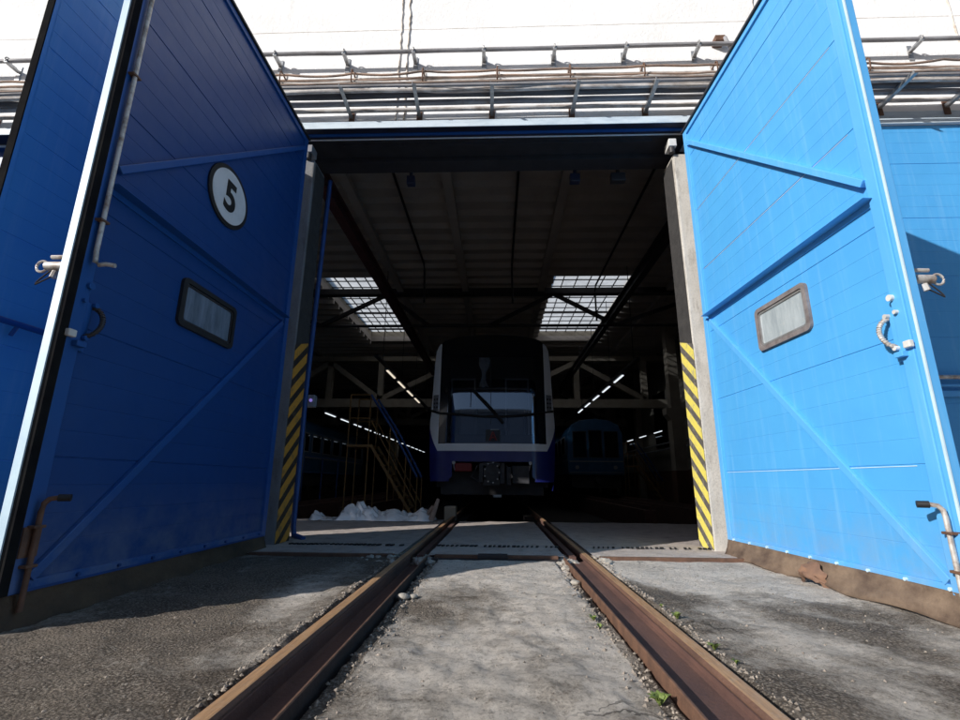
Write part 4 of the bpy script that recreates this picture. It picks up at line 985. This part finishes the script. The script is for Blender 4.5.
# ------------------------------------------------------------------ older trains
def old_train(x, y, label, length=19, side_windows=True):
    r = empty('old_metro_train', (x, y, 0)); tag(r, label, 'train')
    prof = [(-1.30,.95),(-1.33,1.7),(-1.30,2.9),(-1.12,3.3),(-.7,3.52),(0,3.6),(.7,3.52),(1.12,3.3),(1.30,2.9),(1.33,1.7),(1.30,.95)]
    b = MB(); b.prism(prof, 'y', 0, length); b.build('body', M['old_blue'], r, bevel=.02)
    b = MB(); b.box(-1.15, 1.15, .2, length-.2, .35, .95); b.build('underframe', M['dark_steel'], r)
    for x0, x1, z1 in ((-1.08,-.42,3.0),(.42,1.08,3.0),(-.32,.32,3.05)):
        b = MB(); t = .04; b.box(x0, x1, -.03, -.002, 1.75, z1); w = b.build('front_window', M['black'], r)
        b = MB(); b.box(x0+t, x1-t, -.036, -.031, 1.75+t, z1-t); b.build('pane', M['dark_glass'], w)
    b = MB(); b.box(-.35, .35, -.02, -.002, .98, 1.75); b.build('end_door', M['old_blue'], r)
    b = MB(); b.box(-1.25, 1.25, -.025, -.003, 1.55, 1.60); b.box(-1.25,1.25,-.025,-.003,1.05,1.08); b.build('stripe', M['light_grey'], r)
    for s in (-1, 1):
        b = MB(); b.disc((s*.9, -.03, 1.3), (0,1,0), .09, .05, 16); b.build('headlight', M['light_grey'], r)
    if side_windows:
        for k in range(12):
            y0 = .8+k*1.5
            for s in (-1, 1):
                b = MB(); b.box(min(s*1.325, s*1.345), max(s*1.325, s*1.345), y0, y0+1.1, 1.9, 2.8); w = b.build('side_window', M['light_grey'], r)
                b = MB(); b.box(min(s*1.346, s*1.352), max(s*1.346, s*1.352), y0+.05, y0+1.05, 1.95, 2.75); b.build('pane', M['dark_glass'], w)
        for s in (-1, 1):
            b = MB(); b.box(min(s*1.335,s*1.35), max(s*1.335,s*1.35), .1, length-.1, 1.62, 1.68); b.build('side_stripe', M['light_grey'], r)
    b = MB(); b.disc((0,-.25,.7),(0,1,0),.14,.5,14); b.build('coupler', M['dark_steel'], r)
    for yb in (2.2, 4.3, 14.5, 16.6):
        for s in (-1, 1):
            b = MB(); b.disc((s*.80, yb, .38), (1,0,0), .38, .12, 20); b.build('wheel', M['dark_steel'], r)
    return r
old_train(4.7, 18.4, 'older blue metro train standing on the track to the right')
old_train(-10.3, 8.5, 'dark blue metro train standing two tracks to the left behind the yellow stairs')
for x in (5.05-.8, 5.05+.8, -5.1-.8, -5.1+.8):
    b = MB(); b.box(x-.035, x+.035, 9, 60, -.12, -.0); b.box(x-.16, x+.16, 9, 60, -.75, -.121)
    single('hall_rail', b, M['rail_side'], 'dark rail on a concrete plinth inside the hall', 'rail', 'rails of the neighbouring hall tracks')
# stairs
def stairs(loc, sgx, label, w=.62, H=1.35, run=.95, mats=('yellow','stair_blue'), zb=-.75, rz=0):
    r = empty('service_stairs', loc, rz); tag(r, label, 'stairs', 'service stairs beside the trains')
    Y, B = M[mats[0]], M[mats[1]]
    n = 7
    for yy in (0, w):
        b = MB(); b.bar((0, yy, H), (sgx*run*1.45, yy, zb), .025, .055); b.build('stringer', Y, r)
    b = MB()
    for k in range(1, 10):
        t = k/10; x = sgx*run*1.45*t; z = H+(zb-H)*t; b.box(x-.06, x+.06, .02, w-.02, z-.012, z+.012)
    b.build('tread', Y, r)
    b = MB(); b.box(min(-sgx*.5,0), max(-sgx*.5,0), -.02, w+.02, H-.05, H); b.build('landing', Y, r)
    for yy in (0, w):
        b = MB()
        for x in (-sgx*.48, -sgx*.05): b.tube([(x, yy, zb), (x, yy, H+1.05)], .015, 7)
        b.tube([(-sgx*.48, yy, H+.55), (-sgx*.05, yy, H+.55)], .014, 6); b.tube([(-sgx*.48, yy, H+1.05), (-sgx*.05, yy, H+1.05)], .018, 6)
        b.build('landing_post', Y, r)
        b = MB(); b.tube([(-sgx*.05, yy, H+1.05), (sgx*run*.45, yy, H+.35), (sgx*run*1.05, yy, .70)], .024, 8); b.build('handrail', B, r)
        b = MB(); b.tube([(-sgx*.02, yy, H+.5), (sgx*run*1.05, yy, .16)], .016, 6)
        for t in (.4, .75, 1.0):
            x = sgx*run*1.05*t; zt = H+1.05+(.70-H-1.05)*t; b.tube([(x, yy, zt-1.5), (x, yy, zt)], .014, 6)
        b.build('guard_rail', Y, r)
    return r
stairs((-2.62, 5.0, 0), 1, 'yellow service stairs with blue handrails left of the train behind the white sheet')
stairs((6.35, 17.2, 0), 1, 'dull yellow service stairs in the dark beside the older train on the right')
# service platform rail left
b = MB(); 
for y in (9, 11, 13, 15, 17): b.tube([(-7.2, y, -.7), (-7.2, y, 1.5)], .03, 6)
b.tube([(-7.2, 8.8, 1.5), (-7.2, 20, 1.5)], .025, 6); b.tube([(-7.2, 8.8, .9), (-7.2, 20, .9)], .02, 6)
single('barrier', b, M['stair_blue'], 'low blue tube barrier along the dark train at the left', 'barrier')

# ------------------------------------------------------------------ crumpled plastic sheet
def sheet(x0, x1, y0, y1, hf, label, seed):
    b = MB(); nx_, ny_ = 150, 50
    for j in range(ny_+1):
        for i in range(nx_+1):
            u = i/nx_; v = j/ny_; x = x0+(x1-x0)*u; y = y0+(y1-y0)*v
            env = hf(u)*math.sin(math.pi*min(1, max(0, v)))**.55
            n1 = abs(noise.noise(Vector((x*5.0+seed, y*5, seed)))); n2 = abs(noise.noise(Vector((x*13+seed, y*11, 3+seed)))); n3 = noise.noise(Vector((x*2.2, y*2.4, seed*2)))
            d1 = noise.voronoi(Vector((x*4.2+.25*n3, y*3.6, seed)))[0]; d2 = noise.voronoi(Vector((x*10, y*9, seed+4)))[0]
            rd = abs(noise.noise(Vector(((x+y*.8)*7+seed, (y-x*.5)*3, 2))))
            z = env*(.50+.35*n3+.75*d1[0]+.30*d2[0]-1.1*max(0, .16-rd)*1.6-.5*n1)
            b.v.append((x+.05*n3+.03*noise.noise(Vector((x*9, y*9, 8))), y+.06*n3-.04*n1, max(.004+.01*n2, z)))
    for j in range(ny_):
        for i in range(nx_): a = j*(nx_+1)+i; b.f.append((a, a+1, a+nx_+2, a+nx_+1)); b.mi.append(0)
    o = b.build('plastic_sheet', M['tarp'], recalc=False); o.data.shade_smooth(); o.data.set_sharp_from_angle(angle=R(28)); tag(o, label, 'plastic sheet')
def prof_t(u):
    tab = [(0,.02),(.04,.13),(.12,.05),(.22,.04),(.28,.22),(.38,.29),(.47,.24),(.56,.10),(.68,.15),(.78,.11),(.90,.17),(.96,.12),(1,.02)]
    for (a, wa), (b_, wb) in zip(tab, tab[1:]):
        if a <= u <= b_: t = (u-a)/(b_-a); t = t*t*(3-2*t); return wa+(wb-wa)*t
    return 0
sheet(-3.05, -1.0, 2.92, 3.42, prof_t, 'crumpled white plastic sheet heaped on the slab left of the track', 3.3)
b = MB(); b.tube([(-1.05,3.0,.0),(-1.0,3.05,.18),(-.95,3.1,.34)], .05, 10, .03); b.tube([(-1.15,3.12,.05),(-1.02,3.12,.22)], .045, 8)
single('canvas_roll', b, simple('brown_canvas', (.30,.24,.20), (.2,.15,.13), 9, rough=.9), 'brown canvas bundle standing at the right end of the white sheet', 'bundle', smooth=True)
b = MB(); b.box(-.98,-.76,4.3,4.6,-.1,.17); single('wheel_chock', b, M['truss'], 'small pale block beside the rail left of the train coupler', 'block', bevel=.02)

# ------------------------------------------------------------------ building across the yard (behind the camera)
ob = empty('opposite_building', (0, -42, 0)); tag(ob, 'long grey blue workshop across the yard, mirrored in the train windscreen', 'building')
b = MB(); b.box(-60, 60, -10, 0, -.1, 18.2); w_ = b.build('wall', M['brick'], ob)
b = MB(); b.box(-60.4, 60.4, -10.4, .4, 18.2, 18.6); b.build('roof', M['light_grey'], ob)
for k in range(24):
    b = MB(); x = -57+k*5; b.box(x-1.1, x+1.1, -.05, .05, 4, 8); b.build('window', M['dark_glass'], ob)

# ------------------------------------------------------------------ light, sky, camera
sd = Vector((1, .80, -.55)).normalized()
el = math.asin(-sd.z); az = math.atan2(-sd.x, -sd.y)      # direction to the sun, clockwise from +Y
w = bpy.data.worlds.new('World'); scn.world = w; w.use_nodes = True; nt = w.node_tree
sky = nt.nodes.new('ShaderNodeTexSky'); sky.sky_type = 'NISHITA'; sky.sun_disc = False; sky.sun_elevation = el; sky.sun_rotation = az
bg = nt.nodes['Background']; nt.links.new(sky.outputs[0], bg.inputs[0]); bg.inputs[1].default_value = .11
L = bpy.data.lights.new('sun', 'SUN'); L.energy = 5.0; L.angle = R(.53); L.color = (1, .965, .92)
so = bpy.data.objects.new('sun', L); COL.objects.link(so); so.rotation_euler = sd.to_track_quat('-Z', 'Y').to_euler()
cam = bpy.data.cameras.new('camera'); cam.lens = 18.0; cam.sensor_width = 36; cam.clip_end = 2000; cam.clip_start = .02
co = bpy.data.objects.new('camera', cam); COL.objects.link(co)
p, yw, ro = .2469, .0366, -.0079
fwd = Vector((-math.sin(yw)*math.cos(p), math.cos(yw)*math.cos(p), math.sin(p))); r0 = Vector((math.cos(yw), math.sin(yw), 0)); d0 = fwd.cross(r0)
right = r0*math.cos(ro)+d0*math.sin(ro); down = d0*math.cos(ro)-r0*math.sin(ro)
mtx = Matrix((( right.x, -down.x, -fwd.x), (right.y, -down.y, -fwd.y), (right.z, -down.z, -fwd.z))).to_4x4()
mtx.translation = Vector((.0098, -5.0235, .6327)); co.matrix_world = mtx
scn.camera = co
scn.view_settings.view_transform = 'Standard'; scn.view_settings.look = 'None'; scn.view_settings.exposure = 0
